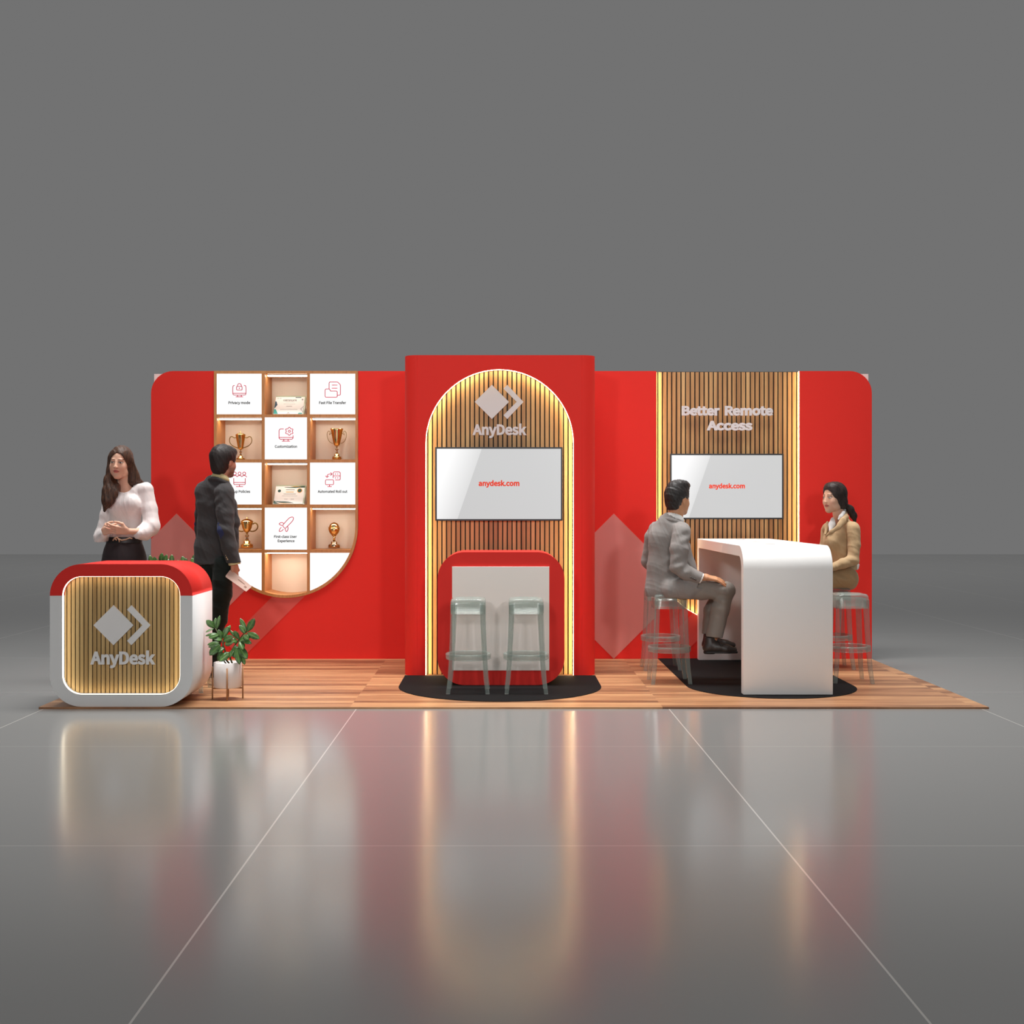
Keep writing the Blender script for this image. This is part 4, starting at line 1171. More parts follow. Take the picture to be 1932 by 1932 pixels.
# ================================================================== people
def PX(ox,oy,k,Yp):
    """crop coordinates -> world, dy = metres away from the camera"""
    return lambda x,y,dy=0.0: P(ox+x/k,oy+y/k,Yp+dy)
BLOUSE=cloth('white_satin_blouse',srgb(236,226,224),rough=.42,weave=300,var=.03,bump=.35,sheen=.2,spec=.4)
SKIRT=cloth('dark_brown_skirt',srgb(48,38,40),rough=.7,weave=500,var=.1,bump=.15)
BELT=simple('black_belt_leather',srgb(22,17,20),rough=.4)
CORD=simple('beige_cord',srgb(196,150,120),rough=.6)
CHAR=cloth('charcoal_wool',srgb(66,64,65),rough=.9,weave=700,var=.25,bump=.3)
TROU=cloth('black_green_trousers',srgb(22,30,27),rough=.8,weave=500,var=.2,bump=.3)
CREAM=cloth('cream_shirt',srgb(214,200,150),rough=.8,var=.1,bump=.1)
PATCH=cloth('navy_elbow_patch',srgb(48,56,92),rough=.9,var=.3,bump=.1)
GREYS=cloth('light_grey_suit',srgb(140,135,132),rough=.9,weave=750,var=.16,bump=.3)
GREYT=cloth('grey_suit_trousers',srgb(136,129,122),rough=.9,weave=750,var=.16,bump=.3)
WSHIRT=cloth('white_shirt',srgb(232,230,228),rough=.7,var=.05,bump=.1)
TAN=cloth('beige_jacket_cloth',srgb(190,160,122),rough=.75,weave=500,var=.1,bump=.25)
TANT=cloth('beige_trouser_cloth',srgb(176,146,108),rough=.75,weave=500,var=.1,bump=.25)
SHOE=simple('dark_brown_shoe_leather',srgb(54,48,46),rough=.42,noise=.2)
SOLE=simple('black_shoe_sole',srgb(26,24,24),rough=.6)
BTN=simple('horn_button',srgb(200,176,140),rough=.4)
DBTN=simple('dark_button',srgb(62,54,50),rough=.4)
BROWNHAIR=hair_mat('long_brown_hair',srgb(40,24,16),srgb(98,64,44))
DARKHAIR=hair_mat('dark_hair',srgb(16,12,12),srgb(48,38,36))
BLACKHAIR=hair_mat('black_wavy_hair',srgb(14,12,12),srgb(46,40,38))
BUNHAIR=hair_mat('dark_brown_tied_hair',srgb(24,16,14),srgb(58,42,38))
def lin(r,g,b): return srgb(r,g,b)[:3]
def shoe(name,heel,toe,h,w,parent,k=1.0):
    heel=Vector(heel); toe=Vector(toe); d=(toe-heel); up=Vector((0,0,1))
    S=SDF(.0035)
    S.chain([heel+d*.12+up*.04,heel+d*.4+up*.042,heel+d*.68+up*.030,toe-d*.10+up*.024],[w*.92,w*.95,w*.9,w*.55],k=.02)
    S.cap(heel+d*.14+up*.05,heel+d*.17+up*h,w*.92,w*.95,k=.02)
    S.cap(heel+d*.22+up*.07,heel+d*.50+up*.05,w*.8,w*.6,k=.03)
    S.cut(heel+d*.5+up*.012,(0,0,-1)); S.cut(heel+d*.16+up*h,(0,0,1))
    o=S.mesh(name,SHOE,parent)
    T=SDF(.0035)
    T.chain([heel+d*.13+up*.010,heel+d*.4+up*.014,heel+d*.68+up*.012,toe-d*.085+up*.014],[w*.95,w*.9,w*.95,w*.62],k=.01)
    T.cut(heel+d*.5+up*.017,(0,0,1)); T.cut(heel+d*.5+up*.004,(0,0,-1)); 
    T.cap(heel+d*.13+up*.004,heel+d*.20+up*.004,w*.85,w*.85,k=.003); T.cut(heel+d*.2+up*0,(0,0,-1)); T.cut(heel+d*.5+up*.017,(0,0,1))
    T.mesh('sole',SOLE,o)
    return o

def ring(S,c,B,R,rad,drop,a0,a1,q=1.0,n=12):
    """collar: an arc round the neck, lowest at the front"""
    lat,f,up=B; pts=[]
    f=Vector((f.x,f.y,0)).normalized(); lat=Vector((lat.x,lat.y,0)).normalized()
    for i in range(n+1):
        a=math.radians(a0+(a1-a0)*i/n)
        pts.append(Vector(c)+lat*(R*math.cos(a))+f*(R*math.sin(a)*.95)+Vector((0,0,drop*(math.sin(a)+.6))))
    for i in range(n): S.cap(pts[i],pts[i+1],rad,rad,k=.006)
# ------------------------------------------------ woman behind the reception counter
def woman_standing():
    Yp=9.2; s=Yp/FPX
    q=PX(170,830,8.05,Yp); r=lambda p: p*s
    t=empty('person',(q(530,0).x,Yp,0),label='person with long brown hair in a white blouse and dark skirt behind the reception counter',cat='person')
    hc=q(462,350,-.015); B_=basis((-.05,-1,-.05),tilt=-.05); k=.98
    body=SDF(.0032)
    head(body,hc,B_,k,ears=False)
    body.cap(q(520,560,.02),q(535,720,.03),r(6.6*1.9),r(13.5),k=.012)
    body.cap(q(310,850,.05),q(820,790,.03),r(6),r(6),k=.03)
    body.chain([q(540,850,.02),q(530,1300,.02),q(530,1700,.02)],[r(17),r(17),r(24)],k=.03,q=.5)
    body.chain([q(860,770,.01),q(930,1290,-.01),q(720,1395,-.15),q(560,1385,-.195)],[r(6),r(6),r(6),r(5.4)],k=.01)
    body.chain([q(275,900,.05),q(185,1430,.02),q(230,1400,-.14)],[r(5.5),r(5.5),r(5.4)],k=.01)
    # her left hand laid over the right one, fingers pointing down-left
    hand(body,q(570,1385,-.195),(q(400,1370,-.225)-q(570,1385,-.195)),Vector((0,-.5,.9)),curl=(.28,.3,.2),k=.92,splay=.10,thumb=.3)
    hand(body,q(195,1400,-.165),(q(300,1350,-.205)-q(195,1400,-.165))+Vector((0,0,-.005)),Vector((0,-.25,1)),curl=(.7,.9,.5),k=.88,splay=.05,right=True)
    for sx in (-1,1):
        body.chain([q(530+sx*130,1750,.02),P(VX+(q(530+sx*90,0).x)*FPX/Yp,1185,Yp+.02),P(VX+(q(530+sx*80,0).x)*FPX/Yp,1270,Yp+.03)],[r(20),r(13),r(9)],k=.02)
        an=P(VX+(q(530+sx*80,0).x)*FPX/Yp,1276,Yp+.03)
        body.cap(an,an+Vector((sx*.02-.02,-.13,-.03)),r(9),r(7),k=.02)
    skin=lin(232,184,158)
    fc=head_color(hc,B_,k,skin,lin(204,112,104),lin(110,80,64))
    body.mesh('body',SKIN,t,fc)
    bl=SDF(.004)
    bl.chain([q(545,800,.025),q(545,1010,.01),q(530,1290,.015),q(520,1520,.02)],[r(17),r(28.5),r(29),r(31)],k=.03,q=.62)
    bl.cap(q(290,850,.04),q(845,745,.02),r(9.5),r(12.5),k=.03)
    bl.ell(q(640,985,-.055),(r(14),r(9),r(16)),k=.06); bl.ell(q(390,1010,-.040),(r(13),r(9),r(16)),k=.06)
    bl.chain([q(850,770,.02),q(900,1050,.0),q(925,1290,-.03)],[r(13.5),r(14.2),r(16)],k=.02)
    bl.chain([q(915,1330,-.04),q(830,1400,-.08),q(735,1425,-.14)],[r(17),r(15),r(10)],k=.02)
    bl.chain([q(285,880,.04),q(238,1150,.03),q(190,1400,.01)],[r(10.5),r(11),r(12.5)],k=.02)
    bl.chain([q(175,1430,.02),q(178,1480,-.03),q(215,1430,-.12)],[r(13),r(14),r(8)],k=.02)
    bl.cap(q(530,700,.01),q(528,560,0),r(15.5),r(16),k=.004,op='s')
    f1=folds(.0036,(34,26,9)); f2=folds(.0012,(80,45,25),1.7)
    bl.disp=lambda x,y,z: f1(x,y,z)*np.clip((1.45-z)*3,0.1,1)+f2(x,y,z)
    # radiating pleats under the neckline
    bl2=bl.disp; nk=q(490,700,0)
    def dd(x,y,z):
        a=np.arctan2(x-nk.x,nk.z-z+.02); rr=np.sqrt((x-nk.x)**2+(z-nk.z)**2)
        return bl2(x,y,z)+(.0035*np.sin(a*11)*np.clip(1-rr/.17,0,1)*np.clip((rr-.055)/.03,0,1))*(y<Yp+.02)
    bl.disp=dd
    bl.cut(q(520,1545,0),(0,0,-1),None)
    b=bl.mesh('blouse',BLOUSE,t)
    sk=SDF(.005)
    sk.chain([q(520,1560,.02),q(515,1760,.02),q(520,1900,.02),q(530,2700,.03)],[r(32),r(39),r(42),r(36)],k=.02,q=.68)
    sk.cut(q(520,1535,0),(0,0,1)); sk.cut(q(530,2700,0),(0,0,-1)); sk.disp=folds(.002,(30,20,5))
    sk.mesh('skirt',SKIRT,t)
    be=SDF(.004); be.cap(q(518,1480,.02),q(518,1580,.02),r(33),r(34),k=.01,q=.68); be.cut(q(520,1475,0),(0,0,1)); be.cut(q(520,1572,0),(0,0,-1))
    be=be.mesh('belt',BELT,t)
    yb=-r(33)*.70-.002
    MB().tube([q(x,y,yb+.02+abs(x-500)*.00004) for x,y in ((395,1480),(430,1500),(480,1525),(540,1515),(600,1490),(640,1500))],r(1.3),n=6).build('cord',CORD,be)
    MB().tube([q(x,y,yb+.014) for x,y in ((345,1530),(375,1490),(410,1478),(440,1520),(445,1555))],r(1.3),n=6).build('cord_end',CORD,be)
    MB().tube([q(x,y,yb+.012) for x,y in ((380,1500),(405,1525))],r(1.3),n=6).build('cord_end',CORD,be)
    # hair
    h=SDF(.0035); lat,f,up=B_; p=lambda u,v,w: hc+(lat*u+f*v+up*w)*k
    h.ell(p(0,-.014,.036),(.083,.1,.094),B_,k=.01)
    h.chain([p(0,-.07,0),q(520,700,.09),q(520,900,.11)],[.06,r(17),r(15)],k=.03,q=.7)
    # viewer-left lock to the chest
    h.chain([p(-.068,.01,.03),q(318,480,-.045),q(300,640,-.06),q(290,800,-.085),q(262,920,-.10),q(222,1070,-.09)],[.026,r(7.6),r(10.5),r(12),r(9.5),r(3.2)],k=.03,q=.55)
    h.chain([q(330,560,-.03),q(365,700,-.065),q(345,820,-.09),q(300,960,-.10)],[r(7),r(8),r(8),r(5)],k=.02,q=.5)
    # viewer-right lock behind the shoulder
    h.chain([p(.070,.0,.02),q(630,480,.01),q(655,580,.02),q(680,640,.045),q(800,660,.07)],[.026,r(9),r(10.5),r(10),r(4)],k=.03,q=.6)
    h.chain([q(610,520,.0),q(625,620,.005),q(640,650,.02)],[r(6.5),r(7.5),r(6)],k=.02,q=.6)
    # face opening and parting
    h.ell(p(.003,.095,-.016),(.060,.078,.090),B_,k=.006,op='s')
    h.ell(p(0,.085,-.1),(.045,.07,.05),B_,k=.01,op='s')
    h.cap(q(508,140,-.12),q(492,215,-.13),.0045,.0055,k=.006,op='s')
    h.disp=folds(.0022,(170,120,12),.5,(95,60,30))
    h.mesh('hair',BROWNHAIR,t)
    return t
woman_standing()

# ------------------------------------------------ man looking at the shelf
def man_standing():
    Yp=9.42; s=Yp/FPX; q=PX(350,830,6.44,Yp); r=lambda p:p*s
    t=empty('person',(q(330,0).x,Yp,0),label='person in a charcoal jacket with navy elbow patches facing the shelf with a leaflet',cat='person')
    hc=q(466,268,0); B_=basis((.60,.80,-.04)); k=.96
    skin=lin(196,140,116)
    body=SDF(.0036); head(body,hc,B_,k,True)
    body.cap(q(450,330,.0),q(425,480,-.01),r(13.5),r(15),k=.015)
    body.cap(q(270,640,.03),q(450,640,.0),r(9),r(9),k=.03)
    body.chain([q(360,650,0),q(370,1100,0),q(350,1360,0)],[r(21),r(21),r(19)],k=.03,q=.5)
    body.chain([q(480,640,-.06),q(490,1080,-.09),q(585,1510,-.08)],[r(7),r(7),r(6)],k=.01)
    body.chain([q(215,680,.07),q(188,1100,.11),q(203,1450,.07)],[r(6),r(5.5),r(5)],k=.01)
    for (hx,kx,ax,dy) in ((418,413,401,-.05),(389,389,385,.06)):
        body.chain([P(hx,1085,Yp+dy),P(kx,1170,Yp+dy),P(ax,1262,Yp+dy)],[r(9),r(7),r(5)],k=.02)
    W=q(592,1510,-.08)
    hand(body,W,Vector((.02,.02,-1)),Vector((.55,.8,.1)),curl=(.75,1.0,.7),k=1.02,splay=.05,thumb=.8,right=True)
    W2=q(170,1425,.10)
    hand(body,W2,Vector((.0,.02,-1)),Vector((.8,.5,0)),curl=(.4,.5,.4),k=1.0)
    body.mesh('body',SKIN,t,head_color(hc,B_,k,skin,lin(150,88,78),lin(30,24,22),True,stub=.75))
    j=SDF(.0042)
    j.chain([q(370,560,.01),q(355,760,.01),q(350,1080,.01),q(330,1320,.01),q(330,1500,.01)],[r(22),r(32.5),r(31),r(33),r(35.5)],k=.03,q=.66)
    j.cap(q(235,620,.03),q(455,600,-.03),r(19),r(18),k=.04)
    j.cap(q(410,520,.0),q(380,560,.01),r(17),r(22),k=.03)
    j.chain([q(520,800,.03),q(560,1000,.03),q(555,1330,.02)],[r(17),r(14),r(14)],k=.03)
    j.chain([q(470,650,-.07),q(480,900,-.10),q(490,1080,-.115),q(535,1300,-.11),q(590,1505,-.09)],[r(19),r(16.5),r(15),r(14.5),r(13.6)],k=.012)
    j.chain([q(210,660,.06),q(188,900,.09),q(180,1080,.11),q(200,1400,.10)],[r(14),r(11),r(10),r(10)],k=.02)
    j.cap(q(440,400,.0),q(425,490,-.01),r(13.8),r(13.5),k=.004,op='s')
    j.cut(q(590,1508,-.09),(.18,0,-1),.075)
    j.cut(q(330,1505,0),(.06,0,-1))
    # back vent
    j.cap(q(342,1190,-.13),q(300,1560,-.13),.0035,.007,k=.004,op='s')
    # cloth folds, with creases at the elbow and between sleeve and back
    f1=folds(.0028,(26,30,16)); f2=folds(.0016,(60,44,40),2.1)
    el=q(490,1080,-.11)
    def dd(x,y,z):
        e=np.exp(-((x-el.x)**2+(z-el.z)**2)/.006)
        sh=np.exp(-((x-q(400,760).x)**2+(z-q(400,760).z)**2)/.004)
        return f1(x,y,z)+f2(x,y,z)+e*.0045*np.sin(z*75+x*35)+sh*.004*np.sin(z*80-x*60)
    j.disp=dd
    jk=j.mesh('jacket',CHAR,t)
    c=SDF(.0035); ring(c,q(436,458,0),B_,.064,.0145,-.030,-185,5); ring(c,q(438,430,0),B_,.060,.009,-.030,-185,5); c.mesh('shirt_collar',CREAM,t)
    c=SDF(.0035); c.cap(q(590,1490,-.09),q(602,1522,-.09),r(11),r(11),k=.004); c.cut(q(595,1518,-.09),(.18,0,-1)); c.mesh('shirt_cuff',CREAM,t)
    # lapel band round the neck
    l=SDF(.0035); ring(l,q(425,500,0),B_,.082,.015,-.045,-190,12,.9); l.mesh('jacket_collar',CHAR,t)
    pm=SDF(.0035); pm.chain([q(412,1020,-.150),q(440,1100,-.160),q(446,1185,-.154)],[r(4),r(7.6),r(4)],k=.02,q=.6)
    pm.mesh('elbow_patch',PATCH,t)
    pm=SDF(.0035); pm.chain([q(152,960,.09),q(148,1020,.09),q(158,1090,.09)],[r(3),r(5.4),r(3)],k=.02,q=.7); pm.mesh('elbow_patch',PATCH,t)
    for (x,y) in ((495,1400),(502,1425),(512,1448)):
        MB().lathe([(0,-.004),(.006,-.003),(.007,0),(.005,.003),(0,.003)],q(x,y,-.142),12,M=Matrix.Rotation(PI/2,3,'X')).build('sleeve_button',BTN,jk)
    tr=SDF(.005)
    tr.cap(q(240,1500,.0),q(470,1490,.0),r(13),r(15),k=.03,q=.9)
    tr.chain([P(421,1066,Yp-.03),P(419,1120,Yp-.05),P(414,1168,Yp-.05),P(404,1225,Yp-.05),P(401,1262,Yp-.05)],[r(20),r(18),r(14),r(10),r(9)],k=.02)
    tr.chain([P(392,1066,Yp+.04),P(390,1120,Yp+.06),P(389,1168,Yp+.06),P(386,1225,Yp+.06),P(385,1262,Yp+.06)],[r(20),r(18),r(13.5),r(11),r(10)],k=.02)
    f3=folds(.0035,(20,25,38)); tr.disp=f3; tr.cut(P(400,1268,Yp),(0,0,-1))
    tr.mesh('trousers',TROU,t)
    shoe('shoe',P(394,1276,Yp-.08),P(410,1276,Yp-.08)+Vector((.09,.17,0)),.075,.04,t)
    shoe('shoe',P(378,1276,Yp+.04),P(394,1276,Yp+.04)+Vector((.09,.17,0)),.075,.04,t)
    h=SDF(.0035); lat,f,up=B_; p=lambda u,v,w: hc+(lat*u+f*v+up*w)*k
    h.ell(p(0,-.014,.036),(.085,.108,.100),B_,k=.01)
    h.ell(p(0,-.045,-.035),(.067,.062,.075),B_,k=.03)
    h.ell(p(0,.06,.085),(.05,.05,.035),B_,k=.03)
    h.ell(p(0,.125,-.03),(.1,.075,.085),B_,k=.01,op='s')
    h.ell(p(-.088,.022,-.035),(.04,.036,.05),B_,k=.008,op='s'); h.ell(p(.088,.022,-.035),(.04,.036,.05),B_,k=.008,op='s')
    h.disp=folds(.002,(110,90,40),.4)
    h.mesh('hair',DARKHAIR,t)
    # leaflet held in the hand: a thing of its own
    a,b,c2,d=q(545,1575,-.10),q(480,1660,-.145),q(735,1845,-.145),q(805,1785,-.10)
    n=(c2-b).cross(a-b).normalized(); 
    if n.y>0: n=-n
    def card(name,pts,off,th,mat,par):
        k=len(pts); vs=[x+n*off for x in pts]+[x+n*(off+th) for x in pts]
        m=MB().add(vs,[tuple(range(k)),tuple(range(k,2*k))[::-1]]+[(i,(i+1)%k,k+(i+1)%k,k+i) for i in range(k)])
        return m.build(name,mat,par)
    ce=(a+b+c2+d)/4
    lf=empty('leaflet',ce,label='folded beige leaflet in the hand of the man at the shelf',cat='leaflet')
    e1=(c2-b); e2=(a-b); U_=lambda u,v: b+e1*u+e2*v*(1)+(d-c2-e2)*u*v
    card('cover',[U_(.03,0),U_(0,.12),U_(0,.88),U_(.03,1),U_(1,1),U_(1,0)],0,.003,BROCH,lf)
    card('inner_page',[U_(.06,.06),U_(.06,1.06),U_(.96,1.06),U_(.96,.06)],-.0035,.003,BROCH,lf)
    card('printed_block',[U_(.80,.3),U_(.80,.55),U_(.9,.55),U_(.9,.3)],.0031,.0004,BROCH_INK,lf)
    card('printed_line',[U_(.45,.62),U_(.45,.7),U_(.76,.7),U_(.76,.62)],.0031,.0004,BROCH_INK,lf)
    return t
man_standing()

# ------------------------------------------------ seated man in the grey suit
def man_seated():
    Yp=9.11; s=Yp/FPX; q=PX(1200,890,4.495,Yp); r=lambda p:p*s
    t=empty('person',(q(270,0).x,Yp,.64),label='person in a light grey suit sitting with a hand on the knee, seen from behind',cat='person')
    hc=q(354,238,0); B_=basis((.80,.60,-.02)); k=.91
    skin=lin(196,142,106)
    body=SDF(.0036); head(body,hc,B_,k,True)
    body.cap(q(345,290,-.01),q(330,400,-.01),r(13.4),r(15),k=.015)
    body.cap(q(200,520,.06),q(380,520,-.08),r(9),r(9),k=.03)
    body.chain([q(270,580,0),q(260,820,0),q(250,960,0)],[r(22),r(22),r(22)],k=.03,q=.6)
    body.chain([q(395,520,-.11),q(350,800,-.15),q(560,895,-.17),q(590,895,-.17)],[r(7),r(7),r(6.4),r(6.6)],k=.01)
    body.chain([q(150,520,.12),q(130,800,.16),q(300,930,.22)],[r(7),r(7),r(6)],k=.01)
    for dy in (-.10,.09):
        o=0 if dy<0 else -55
        body.chain([q(300,1000,dy),q(760+o,1000,dy),q(665+o,1390,dy),q(650+o,1460,dy)],[r(10),r(9),r(6.5),r(6)],k=.02)
        body.cap(q(640+o,1470,dy),q(730+o,1490,dy-.01),r(6),r(5),k=.02)
    # right hand spread flat on the thigh
    W=q(585,893,-.175)
    hand(body,W,(q(760,925,-.15)-W),Vector((.15,.9,.25)),curl=(.22,.18,.12),k=1.04,splay=.26,thumb=.25,right=True)
    hand(body,q(330,935,.22),Vector((1,-.1,-.2)),Vector((.1,-.9,.2)),curl=(.3,.3,.2),k=1.0)
    body.mesh('body',SKIN,t,head_color(hc,B_,k,skin,lin(150,90,80),lin(26,20,18),True,stub=.15))
    j=SDF(.0042)
    j.chain([q(290,440,0),q(265,560,.0),q(255,800,.0),q(240,1000,.0)],[r(22),r(34),r(33.5),r(36.5)],k=.03,q=.72)
    j.cap(q(185,500,.07),q(385,500,-.09),r(18),r(17),k=.04)
    j.cap(q(330,400,-.01),q(300,440,0),r(16),r(22),k=.03)
    j.chain([q(380,640,.03),q(420,800,.03),q(470,970,.0)],[r(19),r(18),r(17)],k=.03)      # front of the jacket
    j.chain([q(300,1000,-.09),q(430,990,-.115),q(520,968,-.125)],[r(19),r(20.5),r(17.5)],k=.03)
    j.chain([q(385,520,-.12),q(365,660,-.155),q(358,800,-.165)],[r(17),r(17),r(15.5)],k=.012)
    j.chain([q(352,800,-.165),q(420,850,-.175),q(545,905,-.18)],[r(15),r(14),r(11)],k=.012)
    j.chain([q(135,560,.10),q(105,760,.14),q(200,900,.2)],[r(15),r(13),r(11)],k=.02)
    j.cap(q(340,320,-.01),q(328,425,-.01),r(14.6),r(17),k=.004,op='s')
    j.cut(q(548,907,-.18),(1,0,-.42),.07)
    j.cut(q(250,1062,0),(-.03,0,-1))
    f1=folds(.0028,(22,26,16),.7); f2=folds(.0015,(58,44,40),1.1); el=q(352,790,-.16); ba=q(200,900,-.1)
    def dd(x,y,z):
        e=np.exp(-((x-el.x)**2+(z-el.z)**2)/.005); e2=np.exp(-((x-q(385,560).x)**2+(z-q(385,560).z)**2)/.004)
        b2=np.clip((1.02-z)*3,0,1)*(x<el.x-.03)
        return f1(x,y,z)+f2(x,y,z)+e*.0048*np.sin(z*80-x*45)+e2*.004*np.sin(z*85-x*30)+b2*.0028*np.sin(x*85+z*7)
    j.disp=dd
    jk=j.mesh('jacket',GREYS,t)
    l=SDF(.0035); ring(l,q(325,422,0),B_,.080,.015,-.045,-190,12,.9); l.mesh('jacket_collar',GREYS,t)
    c=SDF(.0035); ring(c,q(336,388,0),B_,.063,.014,-.030,-185,5); ring(c,q(338,368,0),B_,.060,.009,-.03,-185,5); c.mesh('shirt_collar',WSHIRT,t)
    c=SDF(.0035); c.cap(q(530,898,-.178),q(562,908,-.178),r(10),r(10),k=.004); c.cut(q(560,905,-.178),(1,0,-.42)); c.mesh('shirt_cuff',WSHIRT,t)
    for (x,y) in ((465,898),(480,905),(494,911),(506,916)):
        MB().lathe([(0,-.003),(.0055,-.002),(.006,0),(.004,.003),(0,.003)],q(x,y,-.227),12,M=Matrix.Rotation(PI/2,3,'X')).build('sleeve_button',DBTN,jk)
    tr=SDF(.0045)
    tr.cap(q(230,1000,0),q(420,1005,0),r(12),r(14),k=.03,q=1.6)
    tr.chain([q(380,1005,-.10),q(560,1003,-.11),q(765,1005,-.12)],[r(17.5),r(17.5),r(15.6)],k=.02)
    tr.chain([q(770,1010,-.12),q(715,1160,-.12),q(665,1390,-.12)],[r(15.2),r(16.4),r(15.6)],k=.02)
    tr.chain([q(380,1000,.09),q(720,1000,.09),q(640,1180,.09),q(608,1395,.09)],[r(17),r(15),r(14),r(12.5)],k=.02)
    kn=q(700,1060,-.12); f3=folds(.0025,(24,22,18),.9)
    tr.disp=lambda x,y,z: f3(x,y,z)+np.exp(-((x-kn.x)**2+(z-kn.z)**2)/.004)*.005*np.sin((x*.5+z)*90)
    tr.cut(q(665,1403,-.12),(-.1,0,-1),None)
    tr.mesh('trousers',GREYT,t)
    o=shoe('shoe',q(575,1545,-.12),q(862,1540,-.15),.118,.036,t)
    MB().tube([q(690,1430,-.163),q(710,1455,-.168),q(722,1480,-.172),q(735,1470,-.168)],.0025,n=5).build('laces',SOLE,o)
    shoe('shoe',q(565,1515,.09),q(850,1495,.06),.118,.036,t)
    h=SDF(.0035); lat,f,up=B_; p=lambda u,v,w: hc+(lat*u+f*v+up*w)*k
    h.ell(p(0,-.012,.045),(.079,.1,.09),B_,k=.01)
    h.ell(p(0,-.055,-.02),(.062,.045,.075),B_,k=.03)
    h.ell(p(0,.05,.115),(.055,.055,.034),B_,k=.03)
    h.ell(p(0,.0,.12),(.055,.07,.03),B_,k=.03)
    h.ell(p(0,.125,-.015),(.1,.07,.085),B_,k=.01,op='s')
    h.ell(p(-.085,.02,-.035),(.04,.04,.05),B_,k=.008,op='s'); h.ell(p(.085,.02,-.035),(.04,.04,.05),B_,k=.008,op='s')
    h.cut(p(0,-.07,-.082),(0,0,-1))
    wv=folds(.0028,(120,110,110),.4); h.disp=wv
    h.mesh('hair',BLACKHAIR,t)
    return t
man_seated()

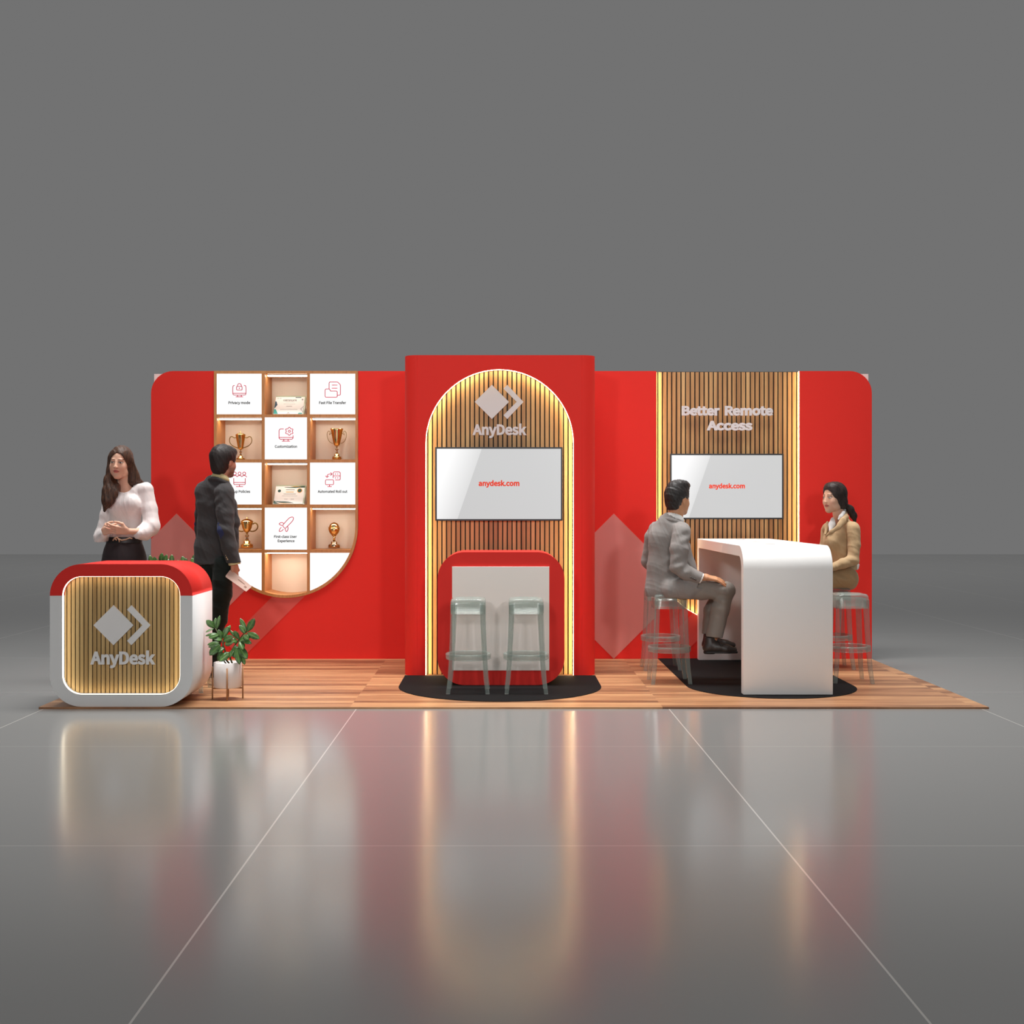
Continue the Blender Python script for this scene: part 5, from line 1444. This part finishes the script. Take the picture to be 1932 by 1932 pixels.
# ------------------------------------------------ seated woman in the beige jacket
def woman_seated():
    Yp=9.93; s=Yp/FPX; q=PX(1530,890,4.492,Yp); r=lambda p:p*s
    t=empty('person',(q(270,0).x,Yp,.64),label='person in a beige jacket with a dark ponytail sitting right of the white table',cat='person')
    hc=q(198,222,0); B_=basis((-.86,-.52,-.03)); k=.98
    skin=lin(212,168,142)
    body=SDF(.0036); head(body,hc,B_,k,ears=False)
    body.cap(q(225,310,.01),q(250,420,.02),r(10.5),r(12.5),k=.012)
    body.cap(q(180,500,.08),q(350,510,-.03),r(7),r(7),k=.03)
    body.chain([q(250,560,.02),q(260,800,.02),q(280,900,.02)],[r(18),r(17),r(17)],k=.03,q=.6)
    body.chain([q(370,500,-.08),q(375,740,-.10),q(180,815,-.12),q(120,820,-.10)],[r(6),r(6),r(5.5),r(5.5)],k=.01)
    body.chain([q(140,500,.14),q(120,740,.16),q(60,820,.05)],[r(8),r(8),r(6)],k=.01)
    hand(body,q(130,822,-.10),Vector((-1,.15,-.1)),Vector((0,.9,.3)),curl=(.3,.3,.3),k=.9)
    hand(body,q(70,822,.05),Vector((-1,-.2,-.1)),Vector((0,-.9,.3)),curl=(.3,.3,.3),k=.9,right=True)
    for dy in (-.07,.09):
        body.chain([q(280,905,dy),q(-110,925,dy),q(-120,1360,dy)],[r(10),r(8),r(6)],k=.02)
        body.cap(q(-120,1370,dy),q(-200,1420,dy),r(7),r(6),k=.02)
    body.mesh('body',SKIN,t,head_color(hc,B_,k,skin,lin(190,106,98),lin(60,44,40)))
    j=SDF(.004)
    j.chain([q(255,440,.02),q(250,520,.02),q(255,660,.02),q(275,820,.02)],[r(18),r(27),r(26),r(26)],k=.03,q=.75)
    j.cap(q(150,475,.10),q(350,480,-.06),r(11),r(13),k=.03)
    j.ell(q(168,600,-.01),(r(14),.07,r(18)),k=.05)
    j.chain([q(358,490,-.08),q(366,620,-.10),q(358,735,-.12)],[r(13),r(11.8),r(10.8)],k=.012)
    j.chain([q(365,745,-.12),q(270,780,-.14),q(180,812,-.14)],[r(11),r(9.5),r(8)],k=.012)
    j.chain([q(140,490,.14),q(118,640,.15),q(110,740,.14)],[r(11),r(10),r(9)],k=.02)
    j.cap(q(222,330,.0),q(238,450,.0),r(12),r(13),k=.004,op='s')
    j.ell(q(175,455,-.06),(r(10),.07,r(16)),k=.01,op='s')
    j.cut(q(280,835,0),(.0,0,-1))
    f1=folds(.0025,(24,26,20),.2); f2=folds(.0014,(55,44,40),2.1); el=q(370,740,-.12)
    def dd(x,y,z):
        e=np.exp(-((x-el.x)**2+(z-el.z)**2)/.005)
        return f1(x,y,z)+f2(x,y,z)+e*.004*np.sin(z*80+x*55)
    j.disp=dd
    jk=j.mesh('jacket',TAN,t)
    # lapels
    l=SDF(.0035); l.chain([q(292,345,.03),q(298,385,-.05),q(268,415,-.088),q(240,448,-.112)],[r(3),r(4.6),r(5),r(4.4)],k=.012,q=.55)
    l.chain([q(285,420,-.088),q(235,470,-.118),q(175,508,-.118),q(130,545,-.10)],[r(3.4),r(4.2),r(3.4),r(1.6)],k=.012,q=.5)
    l.mesh('lapel',TAN,t)
    l=SDF(.0035); l.chain([q(140,430,.04),q(135,470,.0),q(122,530,-.05)],[r(2.6),r(3.4),r(2)],k=.012,q=.6); l.mesh('lapel',TAN,t)
    b=SDF(.0035); b.chain([q(192,410,-.02),q(178,450,-.04),q(165,500,-.06)],[r(6),r(6.4),r(3)],k=.01,q=.6)
    b.chain([q(288,322,.04),q(275,350,-.045),q(252,382,-.062),q(235,402,-.068)],[r(2.5),r(3.4),r(3.6),r(2)],k=.008,q=.6)
    b.cap(q(222,320,.0),q(238,450,.0),r(11.2),r(12.5),k=.004,op='s')
    b.cap(q(396,790,.02),q(388,815,.02),r(3.4),r(4),k=.006)
    b.mesh('white_blouse',WSHIRT,t)
    tr=SDF(.0045)
    tr.ell(q(300,905,.02),(r(22),r(32)*.95,r(23.5)),k=.03)
    tr.chain([q(300,900,-.07),q(100,915,-.08),q(-110,925,-.08)],[r(20),r(18),r(14)],k=.03)
    tr.chain([q(300,900,.09),q(100,915,.10),q(-110,925,.10)],[r(20),r(18),r(14)],k=.03)
    for dy in (-.08,.10): tr.chain([q(-112,925,dy),q(-118,1150,dy),q(-118,1330,dy)],[r(13.5),r(11.5),r(10.5)],k=.02)
    tr.cut(q(-118,1335,0),(0,0,-1)); tr.cut(q(300,1003,0),(0,0,-1),.13)
    hp=q(250,870,-.1); f3=folds(.0025,(26,22,24),1.4)
    tr.disp=lambda x,y,z: f3(x,y,z)+np.exp(-((x-hp.x)**2+(z-hp.z)**2)/.004)*.005*np.sin((x*.5+z)*80)
    tr.mesh('trousers',TANT,t)
    for dy in (-.08,.10): shoe('shoe',q(-95,1430,dy),q(-95,1430,dy)+Vector((-.24,0,0)),.07,.033,t)
    h=SDF(.0035); lat,f,up=B_; p=lambda u,v,w: hc+(lat*u+f*v+up*w)*k
    h.ell(p(0,-.014,.036),(.083,.103,.094),B_,k=.01)
    h.ell(p(.03,-.04,-.045),(.05,.055,.05),B_,k=.03)
    h.ell(p(0,-.05,-.03),(.06,.05,.06),B_,k=.03)
    h.ell(p(.0,.035,.085),(.06,.04,.035),B_,k=.03)
    h.ell(p(-.01,.125,-.028),(.09,.088,.112),B_,k=.008,op='s')
    h.chain([q(295,285,.03),q(330,320,.05),q(360,370,.06),q(372,420,.06)],[r(5),r(7.5),r(6.5),r(3)],k=.015)
    h.disp=folds(.0016,(100,90,60),.4)
    h.mesh('hair',BUNHAIR,t)
    return t
woman_seated()
# ================================================================== light, sky, camera
w=bpy.data.worlds.new('hall'); scene.world=w; w.use_nodes=True
w.node_tree.nodes['Background'].inputs[0].default_value=(.168,.168,.168,1)
w.node_tree.nodes['Background'].inputs[1].default_value=1.0
def area(name,loc,rot,sx,sy,power,col=(1,1,1)):
    l=bpy.data.lights.new(name,'AREA'); l.shape='RECTANGLE'; l.size=sx; l.size_y=sy; l.energy=power; l.color=col
    o=bpy.data.objects.new(name,l); o.location=loc; o.rotation_euler=[math.radians(a) for a in rot]; COL.objects.link(o); return o
a_=area('hall_lamp_over_stand',(.1,8.9,9.0),(0,0,0),8,2.0,340,(1,.985,.965)); a_.data.spread=math.radians(78)
def spot(name,loc,target,power,angle,blend,rad,col=(1,1,1)):
    l=bpy.data.lights.new(name,'SPOT'); l.energy=power; l.spot_size=math.radians(angle); l.spot_blend=blend; l.shadow_soft_size=rad; l.color=col
    o=bpy.data.objects.new(name,l); o.location=loc
    o.rotation_euler=(Vector(target)-Vector(loc)).to_track_quat('-Z','Y').to_euler(); COL.objects.link(o); return o
area('far_floor_fill',(0,26,14),(0,0,0),30,10,1300,(1,1,1))  # added fill without a known fixture, lifts the far floor
spot('front_fill_spot',(-2.4,-2.0,3.3),(-1.2,9.5,1.0),740,41,.6,.35,(1,.99,.97))  # added frontal fill to brighten the stand's front faces
spot('front_fill_spot',(2.6,-2.0,3.3),(1.4,9.5,1.0),740,41,.6,.35,(1,.99,.97))  # matching added fill from the right
cam=bpy.data.cameras.new('camera'); cam.sensor_width=36; cam.sensor_fit='HORIZONTAL'
cam.lens=FPX/1932*36; cam.shift_x=(966-VX)/1932; cam.shift_y=(VY-966)/1932
cam.clip_end=300
co=bpy.data.objects.new('camera',cam); co.location=(0,0,HC); co.rotation_euler=(PI/2,0,0); COL.objects.link(co)
scene.camera=co
vs=scene.view_settings; vs.view_transform='Standard'; vs.look='None'; vs.gamma=1; vs.use_curve_mapping=False; vs.exposure=0
scene.cycles.use_denoising=True
scene.cycles.max_bounces=12; scene.cycles.diffuse_bounces=8; scene.cycles.transparent_max_bounces=24
scene.cycles.sample_clamp_indirect=6
